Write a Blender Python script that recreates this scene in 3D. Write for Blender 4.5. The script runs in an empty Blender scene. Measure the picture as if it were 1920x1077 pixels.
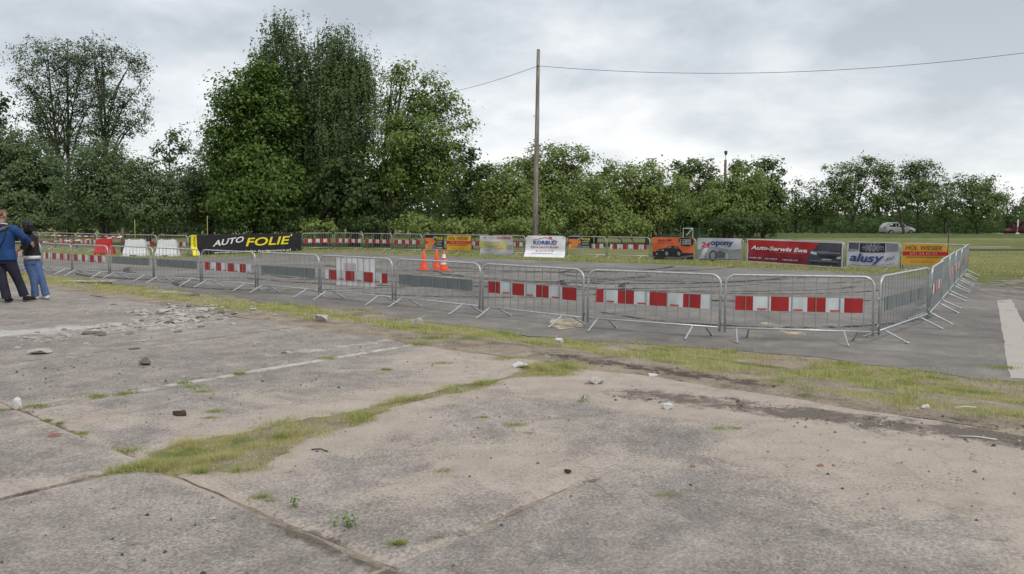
import bpy, bmesh, math, random
import numpy as np
from mathutils import Vector, Matrix

random.seed(7)
RNG = np.random.default_rng(7)
R = math.radians
scene = bpy.context.scene
col = scene.collection

# ------------------------------------------------------------------ camera
FPX, PITCH, CAMZ = 1478.0, R(5.05), 1.70          # focal length in 1920-wide pixels
cam_d = bpy.data.cameras.new('camera')
cam = bpy.data.objects.new('camera', cam_d)
col.objects.link(cam)
cam.location = (0, 0, CAMZ)
cam.rotation_euler = (R(90) - PITCH, 0, 0)
cam_d.sensor_width = 36.0
cam_d.lens = FPX * 36.0 / 1920.0
cam_d.clip_start, cam_d.clip_end = 0.1, 4000
scene.camera = cam

# ------------------------------------------------------------------ world, sun, exposure
SUN_EL, SUN_ROT = 52.0, 140.0                      # elevation, compass direction (from +Y clockwise)
world = bpy.data.worlds.new('World')
scene.world = world
world.use_nodes = True
wt = world.node_tree
wt.nodes.clear()
def WN(t, **k):
    n = wt.nodes.new(t)
    for a, b in k.items(): setattr(n, a, b)
    return n
def WL(a, b): wt.links.new(a, b)
w_out = WN('ShaderNodeOutputWorld'); w_bg = WN('ShaderNodeBackground')
w_sky = WN('ShaderNodeTexSky', sky_type='NISHITA', sun_disc=False)
w_sky.sun_elevation = R(SUN_EL); w_sky.sun_rotation = R(SUN_ROT)
w_tc = WN('ShaderNodeTexCoord'); w_sep = WN('ShaderNodeSeparateXYZ')
WL(w_tc.outputs['Generated'], w_sep.inputs[0])
w_add = WN('ShaderNodeMath', operation='ADD'); w_add.inputs[1].default_value = 0.30
w_max = WN('ShaderNodeMath', operation='MAXIMUM'); w_max.inputs[1].default_value = 0.03
WL(w_sep.outputs['Z'], w_add.inputs[0]); WL(w_add.outputs[0], w_max.inputs[0])
w_dx = WN('ShaderNodeMath', operation='DIVIDE'); w_dy = WN('ShaderNodeMath', operation='DIVIDE')
WL(w_sep.outputs['X'], w_dx.inputs[0]); WL(w_max.outputs[0], w_dx.inputs[1])
WL(w_sep.outputs['Y'], w_dy.inputs[0]); WL(w_max.outputs[0], w_dy.inputs[1])
w_com = WN('ShaderNodeCombineXYZ')
WL(w_dx.outputs[0], w_com.inputs[0]); WL(w_dy.outputs[0], w_com.inputs[1])
def wnoise(scale, detail, rough, dist, off):
    m = WN('ShaderNodeVectorMath', operation='ADD'); m.inputs[1].default_value = off
    n = WN('ShaderNodeTexNoise'); n.inputs['Scale'].default_value = scale
    n.inputs['Detail'].default_value = detail; n.inputs['Roughness'].default_value = rough
    n.inputs['Distortion'].default_value = dist
    WL(w_com.outputs[0], m.inputs[0]); WL(m.outputs[0], n.inputs['Vector'])
    return n
cn1 = wnoise(0.80, 7, 0.47, 0.0, (8.2, 9.1, 0.0))
cn2 = wnoise(3.2, 8, 0.55, 0.1, (11.3, 1.2, 4.0))
w_mixn = WN('ShaderNodeMix', data_type='FLOAT'); w_mixn.inputs[0].default_value = 0.38
WL(cn1.outputs['Fac'], w_mixn.inputs[2]); WL(cn2.outputs['Fac'], w_mixn.inputs[3])
w_ramp = WN('ShaderNodeValToRGB')
cr = w_ramp.color_ramp
cr.elements[0].position = 0.40; cr.elements[0].color = (0.41, 0.448, 0.488, 1)
cr.elements[1].position = 0.62; cr.elements[1].color = (0.86, 0.86, 0.865, 1)
e = cr.elements.new(0.46); e.color = (0.50, 0.54, 0.58, 1)
e = cr.elements.new(0.53); e.color = (0.645, 0.67, 0.695, 1)
WL(w_mixn.outputs[0], w_ramp.inputs[0])
# overcast skies whiten towards the horizon
w_hz = WN('ShaderNodeMapRange'); w_hz.inputs[1].default_value = 0.0; w_hz.inputs[2].default_value = 0.22
w_hz.inputs[3].default_value = 0.40; w_hz.inputs[4].default_value = 0.0
WL(w_sep.outputs['Z'], w_hz.inputs[0])
w_hm = WN('ShaderNodeMix', data_type='RGBA'); w_hm.inputs[7].default_value = (0.76, 0.775, 0.785, 1)
WL(w_hz.outputs[0], w_hm.inputs[0]); WL(w_ramp.outputs[0], w_hm.inputs[6])
w_sc = WN('ShaderNodeVectorMath', operation='SCALE'); w_sc.inputs['Scale'].default_value = 0.10
WL(w_sky.outputs[0], w_sc.inputs[0])
w_fm = WN('ShaderNodeMix', data_type='RGBA'); w_fm.inputs[0].default_value = 0.94
WL(w_sc.outputs[0], w_fm.inputs[6]); WL(w_hm.outputs[2], w_fm.inputs[7])
WL(w_fm.outputs[2], w_bg.inputs['Color']); w_bg.inputs['Strength'].default_value = 1.0
WL(w_bg.outputs[0], w_out.inputs['Surface'])

sun_d = bpy.data.lights.new('sun', 'SUN'); sun = bpy.data.objects.new('sun', sun_d); col.objects.link(sun)
sun_d.energy = 1.5; sun_d.angle = R(14); sun_d.color = (1.0, 0.96, 0.90)
_a = R(SUN_ROT); _e = R(SUN_EL)
sdir = Vector((math.sin(_a) * math.cos(_e), math.cos(_a) * math.cos(_e), math.sin(_e)))
sun.rotation_euler = (-sdir).to_track_quat('-Z', 'Y').to_euler()
sun.location = (0, 0, 50)
vs = scene.view_settings
vs.view_transform = 'Standard'; vs.look = 'None'; vs.exposure = 0.38; vs.gamma = 1.0; vs.use_curve_mapping = False

# ------------------------------------------------------------------ helpers
cpi, spi = math.cos(PITCH), math.sin(PITCH)
ASP = -0.33                                         # level of the asphalt below the concrete
def G(px, py, z=0.0):
    d = (px - 960) / FPX; v = (538.5 - py) / FPX
    t = (z - CAMZ) / (-spi + v * cpi)
    return (d * t, (cpi + v * spi) * t)
def XZ(px, py, Y):                                  # point of a pixel in the upright plane at distance Y
    d = (px - 960) / FPX; v = (538.5 - py) / FPX
    t = Y / (cpi + v * spi)
    return (d * t, CAMZ + (-spi + v * cpi) * t)
O_ = np.array((-4.44, 6.94)); U_ = np.array((0.64, 0.768)); V_ = np.array((0.768, -0.64))
def UV(u, v):                                       # slab grid -> world
    return O_[0] + u * U_[0] + v * V_[0], O_[1] + u * U_[1] + v * V_[1]
def toUV(x, y):
    return (x - O_[0]) * U_[0] + (y - O_[1]) * U_[1], (x - O_[0]) * V_[0] + (y - O_[1]) * V_[1]
def sstep(a, b, x):
    t = np.clip((x - a) / (b - a), 0, 1); return t * t * (3 - 2 * t)
def _h(ix, iy, s):
    n = (ix.astype(np.int64) * 374761393 + iy.astype(np.int64) * 668265263 + s * 974711) & 0x7fffffff
    n = ((n ^ (n >> 13)) * 1274126177) & 0x7fffffff
    return ((n ^ (n >> 16)) & 0xffff) / 65535.0
def vnoise(x, y, s=0):
    x = np.asarray(x, float); y = np.asarray(y, float)
    ix = np.floor(x); iy = np.floor(y); fx = x - ix; fy = y - iy
    fx = fx * fx * (3 - 2 * fx); fy = fy * fy * (3 - 2 * fy)
    a = _h(ix, iy, s); b = _h(ix + 1, iy, s); c = _h(ix, iy + 1, s); d = _h(ix + 1, iy + 1, s)
    return a + (b - a) * fx + (c - a) * fy + (a - b - c + d) * fx * fy
def fbm(x, y, s=0, o=4):
    r = 0; a = 0.5; t = 0
    for i in range(o):
        r = r + a * vnoise(np.asarray(x) * 2 ** i, np.asarray(y) * 2 ** i, s + i * 17); t += a; a *= 0.5
    return r / t

def tag(o, label=None, cat=None, group=None, kind=None):
    if label: o['label'] = label
    if cat: o['category'] = cat
    if group: o['group'] = group
    if kind: o['kind'] = kind
    return o
def link(o, parent=None):
    col.objects.link(o)
    if parent is not None: o.parent = parent
    return o
def empty(name, loc=(0, 0, 0), rz=0.0):
    o = bpy.data.objects.new(name, None); o.location = loc; o.rotation_euler = (0, 0, rz)
    o.empty_display_size = 0.2
    return link(o)
def mesh_np(name, V, F, mats=(), fmat=None, smooth=False):
    """V (n,3); F list of index tuples or (m,k) array"""
    me = bpy.data.meshes.new(name)
    V = np.asarray(V, dtype=np.float32)
    if isinstance(F, np.ndarray):
        m, k = F.shape
        me.vertices.add(len(V)); me.vertices.foreach_set('co', V.ravel())
        me.loops.add(m * k); me.loops.foreach_set('vertex_index', F.astype(np.int32).ravel())
        me.polygons.add(m)
        me.polygons.foreach_set('loop_start', np.arange(0, m * k, k, dtype=np.int32))
    else:
        me.from_pydata([tuple(v) for v in V.tolist()], [], F)
    for mm in (mats if isinstance(mats, (list, tuple)) else [mats]): me.materials.append(mm)
    if fmat is not None: me.polygons.foreach_set('material_index', np.asarray(fmat, dtype=np.int32))
    if smooth: me.polygons.foreach_set('use_smooth', np.ones(len(me.polygons), dtype=bool))
    me.update(calc_edges=True)
    return me
def obj(name, me, parent=None, loc=None, rz=None):
    o = bpy.data.objects.new(name, me)
    if loc is not None: o.location = loc
    if rz is not None: o.rotation_euler = (0, 0, rz)
    return link(o, parent)
class MB:
    """collects simple shapes into one mesh"""
    def __init__(s): s.v = []; s.f = []; s.m = []
    def add(s, V, F, mi=0):
        b = len(s.v); s.v += [tuple(map(float, q)) for q in V]; s.f += [tuple(b + i for i in q) for q in F]; s.m += [mi] * len(F)
        return s
    def box(s, a, b, mi=0):
        (x0, y0, z0), (x1, y1, z1) = a, b
        return s.add([(x0,y0,z0),(x1,y0,z0),(x1,y1,z0),(x0,y1,z0),(x0,y0,z1),(x1,y0,z1),(x1,y1,z1),(x0,y1,z1)],
                     [(0,3,2,1),(4,5,6,7),(0,1,5,4),(1,2,6,5),(2,3,7,6),(3,0,4,7)], mi)
    def tube(s, pts, rad, n=8, closed=False, cap=True, mi=0, asp=1.0):
        pts = [Vector(q) for q in pts]; k = len(pts)
        rad = rad if isinstance(rad, (list, tuple, np.ndarray)) else [rad] * k
        V = []; up = None
        for i in range(k):
            if closed: t = pts[(i + 1) % k] - pts[i - 1]
            else: t = pts[min(i + 1, k - 1)] - pts[max(i - 1, 0)]
            if t.length < 1e-9: t = Vector((0, 0, 1))
            t.normalize()
            if up is None:
                up = Vector((0, 1, 0)) if abs(t.y) < 0.9 else Vector((1, 0, 0))
            a = up - t * up.dot(t)
            if a.length < 1e-6: a = t.orthogonal()
            a.normalize(); up = a; b = t.cross(a)
            for j in range(n):
                th = 2 * math.pi * j / n
                V.append(pts[i] + a * (rad[i] * math.cos(th)) + b * (rad[i] * asp * math.sin(th)))
        F = []
        for i in range(k if closed else k - 1):
            i2 = (i + 1) % k
            for j in range(n):
                j2 = (j + 1) % n
                F.append((i * n + j, i * n + j2, i2 * n + j2, i2 * n + j))
        if cap and not closed:
            F.append(tuple(range(n - 1, -1, -1))); F.append(tuple((k - 1) * n + j for j in range(n)))
        return s.add(V, F, mi)
    def rings(s, rs, n=14, mi=0, cap=True):
        """rs: list of (cx,cy,cz,rx,ry,yaw) horizontal ellipses, bottom to top"""
        V = []
        for (cx, cy, cz, rx, ry, yaw) in rs:
            c, q = math.cos(yaw), math.sin(yaw)
            for j in range(n):
                th = 2 * math.pi * j / n; a = rx * math.cos(th); b = ry * math.sin(th)
                V.append((cx + a * c - b * q, cy + a * q + b * c, cz))
        F = []
        for i in range(len(rs) - 1):
            for j in range(n):
                j2 = (j + 1) % n; F.append((i*n+j, i*n+j2, (i+1)*n+j2, (i+1)*n+j))
        if cap:
            F.append(tuple(range(n - 1, -1, -1))); F.append(tuple((len(rs)-1)*n + j for j in range(n)))
        return s.add(V, F, mi)
    def mesh(s, name, mats, smooth=False):
        return mesh_np(name, np.array(s.v), s.f, mats if isinstance(mats, (list, tuple)) else [mats], s.m, smooth)
    def obj(s, name, mats, parent=None, smooth=False, loc=None, rz=None):
        return obj(name, s.mesh(name, mats, smooth), parent, loc, rz)

# ------------------------------------------------------------------ materials
def newmat(name):
    m = bpy.data.materials.new(name); m.use_nodes = True
    nt = m.node_tree; nt.nodes.clear()
    out = nt.nodes.new('ShaderNodeOutputMaterial'); p = nt.nodes.new('ShaderNodeBsdfPrincipled')
    nt.links.new(p.outputs[0], out.inputs['Surface'])
    return m, nt, p, out
def nn(nt, t, **k):
    n = nt.nodes.new(t)
    for a, b in k.items(): setattr(n, a, b)
    return n
def tnoise(nt, scale, detail=5, rough=0.55, vec=None, dist=0.0):
    n = nn(nt, 'ShaderNodeTexNoise'); n.inputs['Scale'].default_value = scale
    n.inputs['Detail'].default_value = detail; n.inputs['Roughness'].default_value = rough
    n.inputs['Distortion'].default_value = dist
    if vec is not None: nt.links.new(vec, n.inputs['Vector'])
    return n.outputs['Fac']
def ramp(nt, fac, stops):
    r = nn(nt, 'ShaderNodeValToRGB'); c = r.color_ramp
    c.elements[0].position = stops[0][0]; c.elements[0].color = (*stops[0][1], 1)
    c.elements[1].position = stops[-1][0]; c.elements[1].color = (*stops[-1][1], 1)
    for p_, q in stops[1:-1]:
        el = c.elements.new(p_); el.color = (*q, 1)
    nt.links.new(fac, r.inputs[0]); return r.outputs[0]
def mrange(nt, v, a, b, c=0.0, d=1.0, smooth=True):
    m = nn(nt, 'ShaderNodeMapRange'); m.interpolation_type = 'SMOOTHSTEP' if smooth else 'LINEAR'
    for i, q in enumerate((a, b, c, d)): m.inputs[i + 1].default_value = q
    nt.links.new(v, m.inputs[0]); return m.outputs[0]
def math_(nt, op, a, b):
    m = nn(nt, 'ShaderNodeMath', operation=op)
    for i, q in enumerate((a, b)):
        if isinstance(q, (int, float)): m.inputs[i].default_value = q
        else: nt.links.new(q, m.inputs[i])
    return m.outputs[0]
def mixc(nt, fac, a, b, blend='MIX'):
    m = nn(nt, 'ShaderNodeMix', data_type='RGBA', blend_type=blend)
    if isinstance(fac, (int, float)): m.inputs[0].default_value = fac
    else: nt.links.new(fac, m.inputs[0])
    for i, q in ((6, a), (7, b)):
        if isinstance(q, tuple): m.inputs[i].default_value = (*q, 1)
        else: nt.links.new(q, m.inputs[i])
    return m.outputs[2]
def attr(nt, name):
    a = nn(nt, 'ShaderNodeAttribute'); a.attribute_name = name; return a.outputs['Fac']
def bump(nt, p, h, strength, dist):
    b = nn(nt, 'ShaderNodeBump'); b.inputs['Strength'].default_value = strength; b.inputs['Distance'].default_value = dist
    nt.links.new(h, b.inputs['Height']); nt.links.new(b.outputs[0], p.inputs['Normal'])
def wpos(nt): return nn(nt, 'ShaderNodeNewGeometry').outputs['Position']
_mc = {}
def M(name, c, rough=0.6, metal=0.0, spec=0.5, var=0.12, scale=6.0, bmp=0.0):
    """plain procedural material with a little uneven wear"""
    if name in _mc: return _mc[name]
    m, nt, p, out = newmat(name)
    v = nn(nt, 'ShaderNodeTexCoord').outputs['Object']
    f = tnoise(nt, scale, 5, 0.6, v)
    lo = tuple(max(0, q * (1 - var)) for q in c); hi = tuple(min(1, q * (1 + var)) for q in c)
    nt.links.new(ramp(nt, f, [(0.3, lo), (0.7, hi)]), p.inputs['Base Color'])
    p.inputs['Roughness'].default_value = rough; p.inputs['Metallic'].default_value = metal
    p.inputs['Specular IOR Level'].default_value = spec
    if bmp: bump(nt, p, f, bmp, 0.02)
    _mc[name] = m; return m

def mat_concrete():
    m, nt, p, out = newmat('weathered_concrete'); P = wpos(nt)
    n1 = tnoise(nt, 0.55, 6, 0.6, P); n2 = tnoise(nt, 3.2, 9, 0.68, P, 0.4); n3 = tnoise(nt, 42, 5, 0.7, P)
    n4 = tnoise(nt, 130, 2, 0.6, P); n5 = tnoise(nt, 1.3, 8, 0.7, P, 0.8)
    mixn = math_(nt, 'ADD', math_(nt, 'MULTIPLY', n1, 0.30), math_(nt, 'ADD', math_(nt, 'MULTIPLY', n2, 0.40), math_(nt, 'MULTIPLY', n3, 0.30)))
    base = ramp(nt, mixn, [(0.37, (0.170, 0.150, 0.138)), (0.47, (0.255, 0.226, 0.207)), (0.54, (0.325, 0.289, 0.263)), (0.64, (0.43, 0.385, 0.350))])
    vor = nn(nt, 'ShaderNodeTexVoronoi'); vor.inputs['Scale'].default_value = 70; nt.links.new(P, vor.inputs['Vector'])
    peb = ramp(nt, vor.outputs['Color'], [(0.15, (0.62, 0.62, 0.62)), (0.5, (1.0, 1.0, 1.0)), (0.9, (1.42, 1.40, 1.36))])
    base = mixc(nt, 0.55, base, peb, 'MULTIPLY')
    n6 = tnoise(nt, 11, 7, 0.72, P, 0.3)
    base = mixc(nt, math_(nt, 'MULTIPLY', mrange(nt, n6, 0.57, 0.70), 0.50), base, (0.13, 0.115, 0.102))
    base = mixc(nt, math_(nt, 'MULTIPLY', mrange(nt, n6, 0.42, 0.33), 0.45), base, (0.47, 0.44, 0.40))
    # crumbling surface: pits between the aggregate
    pit = math_(nt, 'MULTIPLY', mrange(nt, tnoise(nt, 58, 4, 0.65, P), 0.50, 0.60), mrange(nt, tnoise(nt, 0.9, 6, 0.65, P), 0.40, 0.58))
    base = mixc(nt, math_(nt, 'MULTIPLY', pit, 0.55), base, (0.105, 0.090, 0.082))
    # drifted sand
    sa = math_(nt, 'ADD', attr(nt, 'sand'), math_(nt, 'MULTIPLY', math_(nt, 'SUBTRACT', n5, 0.5), 1.7))
    sa = math_(nt, 'ADD', sa, math_(nt, 'MULTIPLY', math_(nt, 'SUBTRACT', n3, 0.5), 1.3))
    sandc = ramp(nt, math_(nt, 'ADD', math_(nt, 'MULTIPLY', n2, 0.5), math_(nt, 'MULTIPLY', n3, 0.5)), [(0.35, (0.355, 0.295, 0.245)), (0.65, (0.50, 0.428, 0.360))])
    c = mixc(nt, math_(nt, 'MULTIPLY', mrange(nt, sa, 0.46, 0.76), 0.72), base, sandc)
    # pale lime-washed bands
    la = math_(nt, 'ADD', attr(nt, 'light'), math_(nt, 'MULTIPLY', math_(nt, 'SUBTRACT', n2, 0.5), 1.6))
    c = mixc(nt, math_(nt, 'MULTIPLY', mrange(nt, la, 0.45, 0.9), 0.7), c, (0.52, 0.505, 0.475))
    # dark mud, tyre dirt and joint dirt
    da = math_(nt, 'ADD', attr(nt, 'dirt'), math_(nt, 'MULTIPLY', math_(nt, 'SUBTRACT', tnoise(nt, 5.5, 9, 0.75, P, 0.6), 0.5), 2.2))
    c = mixc(nt, math_(nt, 'MULTIPLY', mrange(nt, da, 0.40, 0.85), 0.85), c, ramp(nt, n3, [(0.3, (0.055, 0.045, 0.036)), (0.7, (0.15, 0.125, 0.10))]))
    # hairline cracks
    vc = nn(nt, 'ShaderNodeTexVoronoi', feature='DISTANCE_TO_EDGE'); vc.inputs['Scale'].default_value = 0.55
    wv = nn(nt, 'ShaderNodeVectorMath', operation='ADD'); nz = nn(nt, 'ShaderNodeTexNoise'); nz.inputs['Scale'].default_value = 1.6; nz.inputs['Detail'].default_value = 7
    nt.links.new(P, nz.inputs['Vector']); nt.links.new(P, wv.inputs[0])
    s2 = nn(nt, 'ShaderNodeVectorMath', operation='SCALE'); s2.inputs['Scale'].default_value = 1.4
    nt.links.new(nz.outputs['Color'], s2.inputs[0]); nt.links.new(s2.outputs[0], wv.inputs[1]); nt.links.new(wv.outputs[0], vc.inputs['Vector'])
    ck = math_(nt, 'MULTIPLY', mrange(nt, vc.outputs['Distance'], 0.016, 0.002), mrange(nt, n1, 0.47, 0.56))
    c = mixc(nt, math_(nt, 'MULTIPLY', ck, 0.22), c, (0.08, 0.07, 0.06))
    nt.links.new(c, p.inputs['Base Color']); p.inputs['Roughness'].default_value = 0.92; p.inputs['Specular IOR Level'].default_value = 0.2
    h = math_(nt, 'ADD', math_(nt, 'MULTIPLY', n2, 0.6), math_(nt, 'ADD', math_(nt, 'MULTIPLY', n3, 0.5), math_(nt, 'MULTIPLY', n4, 0.3)))
    bump(nt, p, h, 0.75, 0.022)
    return m
def mat_soil():
    m, nt, p, out = newmat('sandy_soil'); P = wpos(nt)
    n2 = tnoise(nt, 2.2, 8, 0.65, P); n3 = tnoise(nt, 35, 5, 0.7, P)
    f = math_(nt, 'ADD', math_(nt, 'MULTIPLY', n2, 0.6), math_(nt, 'MULTIPLY', n3, 0.4))
    c = ramp(nt, f, [(0.35, (0.12, 0.095, 0.07)), (0.5, (0.29, 0.24, 0.185)), (0.65, (0.43, 0.37, 0.295))])
    g = math_(nt, 'ADD', attr(nt, 'grass'), math_(nt, 'MULTIPLY', math_(nt, 'SUBTRACT', tnoise(nt, 4.0, 8, 0.7, P), 0.5), 1.3))
    gc = ramp(nt, n3, [(0.3, (0.19, 0.18, 0.075)), (0.7, (0.37, 0.325, 0.175))])
    c = mixc(nt, mrange(nt, g, 0.3, 0.7), c, gc)
    d = math_(nt, 'ADD', attr(nt, 'dirt'), math_(nt, 'MULTIPLY', math_(nt, 'SUBTRACT', tnoise(nt, 6.0, 8, 0.7, P), 0.5), 2.0))
    c = mixc(nt, math_(nt, 'MULTIPLY', mrange(nt, d, 0.45, 0.85), 0.85), c, (0.075, 0.06, 0.048))
    nt.links.new(c, p.inputs['Base Color']); p.inputs['Roughness'].default_value = 0.95; p.inputs['Specular IOR Level'].default_value = 0.15
    bump(nt, p, math_(nt, 'ADD', n2, n3), 0.9, 0.03)
    return m
def mat_asphalt():
    m, nt, p, out = newmat('old_asphalt'); P = wpos(nt)
    n1 = tnoise(nt, 0.25, 6, 0.6, P); n2 = tnoise(nt, 1.7, 8, 0.65, P, 0.5); n3 = tnoise(nt, 38, 4, 0.75, P)
    f = math_(nt, 'ADD', math_(nt, 'MULTIPLY', n1, 0.35), math_(nt, 'ADD', math_(nt, 'MULTIPLY', n2, 0.35), math_(nt, 'MULTIPLY', n3, 0.30)))
    c = ramp(nt, f, [(0.38, (0.098, 0.090, 0.083)), (0.5, (0.182, 0.168, 0.154)), (0.62, (0.278, 0.257, 0.234))])
    nt.links.new(c, p.inputs['Base Color']); p.inputs['Roughness'].default_value = 0.9; p.inputs['Specular IOR Level'].default_value = 0.25
    bump(nt, p, n3, 0.6, 0.012)
    return m
def mat_field():
    m, nt, p, out = newmat('field_grass'); P = wpos(nt)
    n1 = tnoise(nt, 0.06, 5, 0.6, P); n2 = tnoise(nt, 0.8, 8, 0.7, P); n3 = tnoise(nt, 9, 6, 0.75, P)
    f = math_(nt, 'ADD', math_(nt, 'MULTIPLY', n1, 0.35), math_(nt, 'ADD', math_(nt, 'MULTIPLY', n2, 0.35), math_(nt, 'MULTIPLY', n3, 0.30)))
    c = ramp(nt, f, [(0.34, (0.075, 0.095, 0.03)), (0.48, (0.16, 0.165, 0.06)), (0.60, (0.25, 0.235, 0.105)), (0.72, (0.33, 0.29, 0.16))])
    nt.links.new(c, p.inputs['Base Color']); p.inputs['Roughness'].default_value = 0.95; p.inputs['Specular IOR Level'].default_value = 0.1
    bump(nt, p, n3, 0.8, 0.08)
    return m
def mat_leaf(name, dark, light, trans=0.38):
    m, nt, p, out = newmat(name)
    g = nn(nt, 'ShaderNodeNewGeometry')
    c = ramp(nt, g.outputs['Random Per Island'], [(0.0, dark), (1.0, light)])
    nt.links.new(c, p.inputs['Base Color']); p.inputs['Roughness'].default_value = 0.55; p.inputs['Specular IOR Level'].default_value = 0.3
    t = nn(nt, 'ShaderNodeBsdfTranslucent'); nt.links.new(c, t.inputs['Color'])
    mx = nn(nt, 'ShaderNodeMixShader'); mx.inputs[0].default_value = trans
    nt.links.new(p.outputs[0], mx.inputs[1]); nt.links.new(t.outputs[0], mx.inputs[2]); nt.links.new(mx.outputs[0], out.inputs['Surface'])
    return m
def mat_bark(name, a, b, scale=7.0, stretch=0.25):
    m, nt, p, out = newmat(name)
    v = nn(nt, 'ShaderNodeTexCoord').outputs['Object']
    mp = nn(nt, 'ShaderNodeMapping'); mp.inputs['Scale'].default_value = (1, 1, stretch); nt.links.new(v, mp.inputs[0])
    f = tnoise(nt, scale, 7, 0.7, mp.outputs[0], 0.5)
    nt.links.new(ramp(nt, f, [(0.38, a), (0.62, b)]), p.inputs['Base Color']); p.inputs['Roughness'].default_value = 0.9
    bump(nt, p, f, 0.7, 0.03)
    return m
m_conc, m_soil, m_asph, m_field = mat_concrete(), mat_soil(), mat_asphalt(), mat_field()
m_steel = M('galvanised_steel', (0.46, 0.48, 0.49), 0.42, 0.55, 0.5, 0.18, 14)
m_bar = M('galvanised_bar', (0.27, 0.295, 0.295), 0.5, 0.4, 0.5, 0.2, 18)
m_steel2 = M('galvanised_steel_dull', (0.40, 0.42, 0.43), 0.5, 0.45, 0.5, 0.2, 18)
m_red = M('panel_red', (0.31, 0.010, 0.012), 0.38, 0, 0.5, 0.12, 5)
m_white = M('panel_white', (0.50, 0.53, 0.55), 0.4, 0, 0.5, 0.14, 4)
m_grey = M('panel_back_grey', (0.140, 0.158, 0.166), 0.5, 0.2, 0.5, 0.12, 5)

# ================================================================== GROUND
def grid(u0, u1, v0, v1, step):
    nu = max(2, int(round((u1 - u0) / step)) + 1); nv = max(2, int(round((v1 - v0) / step)) + 1)
    uu, vv = np.meshgrid(np.linspace(u0, u1, nu), np.linspace(v0, v1, nv), indexing='ij')
    i = np.arange(nu * nv).reshape(nu, nv)
    F = np.stack([i[:-1, :-1].ravel(), i[:-1, 1:].ravel(), i[1:, 1:].ravel(), i[1:, :-1].ravel()], 1)
    return uu.ravel(), vv.ravel(), F, nu, nv, i
def set_attr(me, name, vals):
    a = me.attributes.new(name, 'FLOAT', 'POINT'); a.data.foreach_set('value', np.asarray(vals, dtype=np.float32))

# --- field: one sheet to the horizon; falls away to the road behind the bank on the right
def z_field(x, y):
    return ASP - 0.016 - 1.42 * sstep(95.5, 99, y) * sstep(47.5, 50, x)
gx = np.unique(np.concatenate([np.linspace(-900, -120, 10), np.linspace(-120, 120, 121), np.linspace(120, 900, 10)]))
gy = np.unique(np.concatenate([np.linspace(-60, 80, 36), np.linspace(80, 110, 61), np.linspace(110, 1800, 20)]))
XX, YY = np.meshgrid(gx, gy, indexing='ij'); ii = np.arange(XX.size).reshape(XX.shape)
Ff = np.stack([ii[:-1, :-1].ravel(), ii[1:, :-1].ravel(), ii[1:, 1:].ravel(), ii[:-1, 1:].ravel()], 1)
o = obj('field', mesh_np('field', np.stack([XX.ravel(), YY.ravel(), z_field(XX.ravel(), YY.ravel())], 1), Ff, [m_field], smooth=True))
tag(o, 'flat straw green grass field around the fenced asphalt', None, None, 'structure')

# --- asphalt lot
def verge_edge(v):
    return 8.35 + 0.9 * (fbm(v * 0.35, 3.1, 5) - 0.5) + 0.5 * (fbm(v * 1.9, 8.1, 6) - 0.5) + 0.75 * sstep(-1.0, 3.5, v)
edge_near = [(v, verge_edge(v)) for v in np.arange(-34, 12.01, 0.25)]
near_pts = [UV(u, v) for v, u in edge_near]
far_px = [(2300, 560), (1920, 545), (1840, 532), (1800, 516), (1700, 513), (1560, 508), (1400, 502), (1200, 495), (1000, 488.5), (800, 479), (700, 474.5), (570, 474), (480, 480), (380, 485), (230, 483), (0, 482), (-150, 482)]
far_pts = [G(a, b, ASP) for a, b in far_px]
fp = []
for (a, b) in zip(far_pts[:-1], far_pts[1:]):
    n = max(2, int(math.dist(a, b) / 0.6))
    for k in range(n):
        t = k / n; x = a[0] + (b[0] - a[0]) * t; y = a[1] + (b[1] - a[1]) * t
        w = (float(fbm(x * 0.6, y * 0.6, 21)) - 0.5) * 0.9
        fp.append((x, y + w))
fp.append(far_pts[-1])
from mathutils.geometry import tessellate_polygon
poly = near_pts + [UV(11.5, 14), UV(16, 16)] + fp
tris = tessellate_polygon([[Vector((x, y, 0)) for x, y in poly]])
me = mesh_np('asphalt_lot', np.array([(x, y, ASP) for x, y in poly]), [tuple(t) for t in tris], [m_asph])
if me.polygons[0].normal.z < 0: me.flip_normals()
o = obj('asphalt_lot', me); tag(o, 'worn grey asphalt lot enclosed by the barriers', None, None, 'structure')

# --- verge: bank from the slabs (z=0) down to the asphalt
def z_verge(u, v):
    return ASP * sstep(5.4, 8.2, u) - 0.016 + 0.05 * (fbm(u * 1.1, v * 1.1, 31) - 0.5) * sstep(8.6, 7.6, u)
uu, vv, Fv, nu, nv, _ = grid(4.85, 10.2, -34, 12.5, 0.12)
zz = z_verge(uu, vv)
zz = np.where(uu > 8.15, ASP - 0.004 - 0.002 * (uu - 8.15), zz)
def grass_mask(u, v):
    inner = 5.55 + 1.0 * (fbm(v * 0.5, 1.7, 41) - 0.5) + 0.55 * sstep(-1.5, 1.0, v) * sstep(4.5, 2.5, v)
    inner = inner - 0.35 * sstep(5, 8, v)
    outer = verge_edge(v) + 0.05
    g = sstep(inner - 0.35, inner + 0.35, u) * sstep(outer + 0.25, outer - 0.3, u)
    g = g * (0.15 + 0.95 * sstep(0.40, 0.58, fbm(u * 1.3, v * 0.8, 43)))
    return np.clip(g, 0, 1)
def dirt_mask(u, v):
    d = np.exp(-((u - 4.15 - 0.16 * (v - 4.5)) / 0.36) ** 2) * sstep(3.2, 4.1, v) * sstep(9.5, 8.2, v) * 0.80
    d = np.maximum(d, 0.80 * np.exp(-((u - 5.35) / 0.26) ** 2) * sstep(1.0, 2.0, v) * sstep(5.6, 4.4, v))
    d = np.maximum(d, 0.55 * np.exp(-((u - 4.95) / 0.22) ** 2) * sstep(5.5, 6.5, v))
    return d
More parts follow.
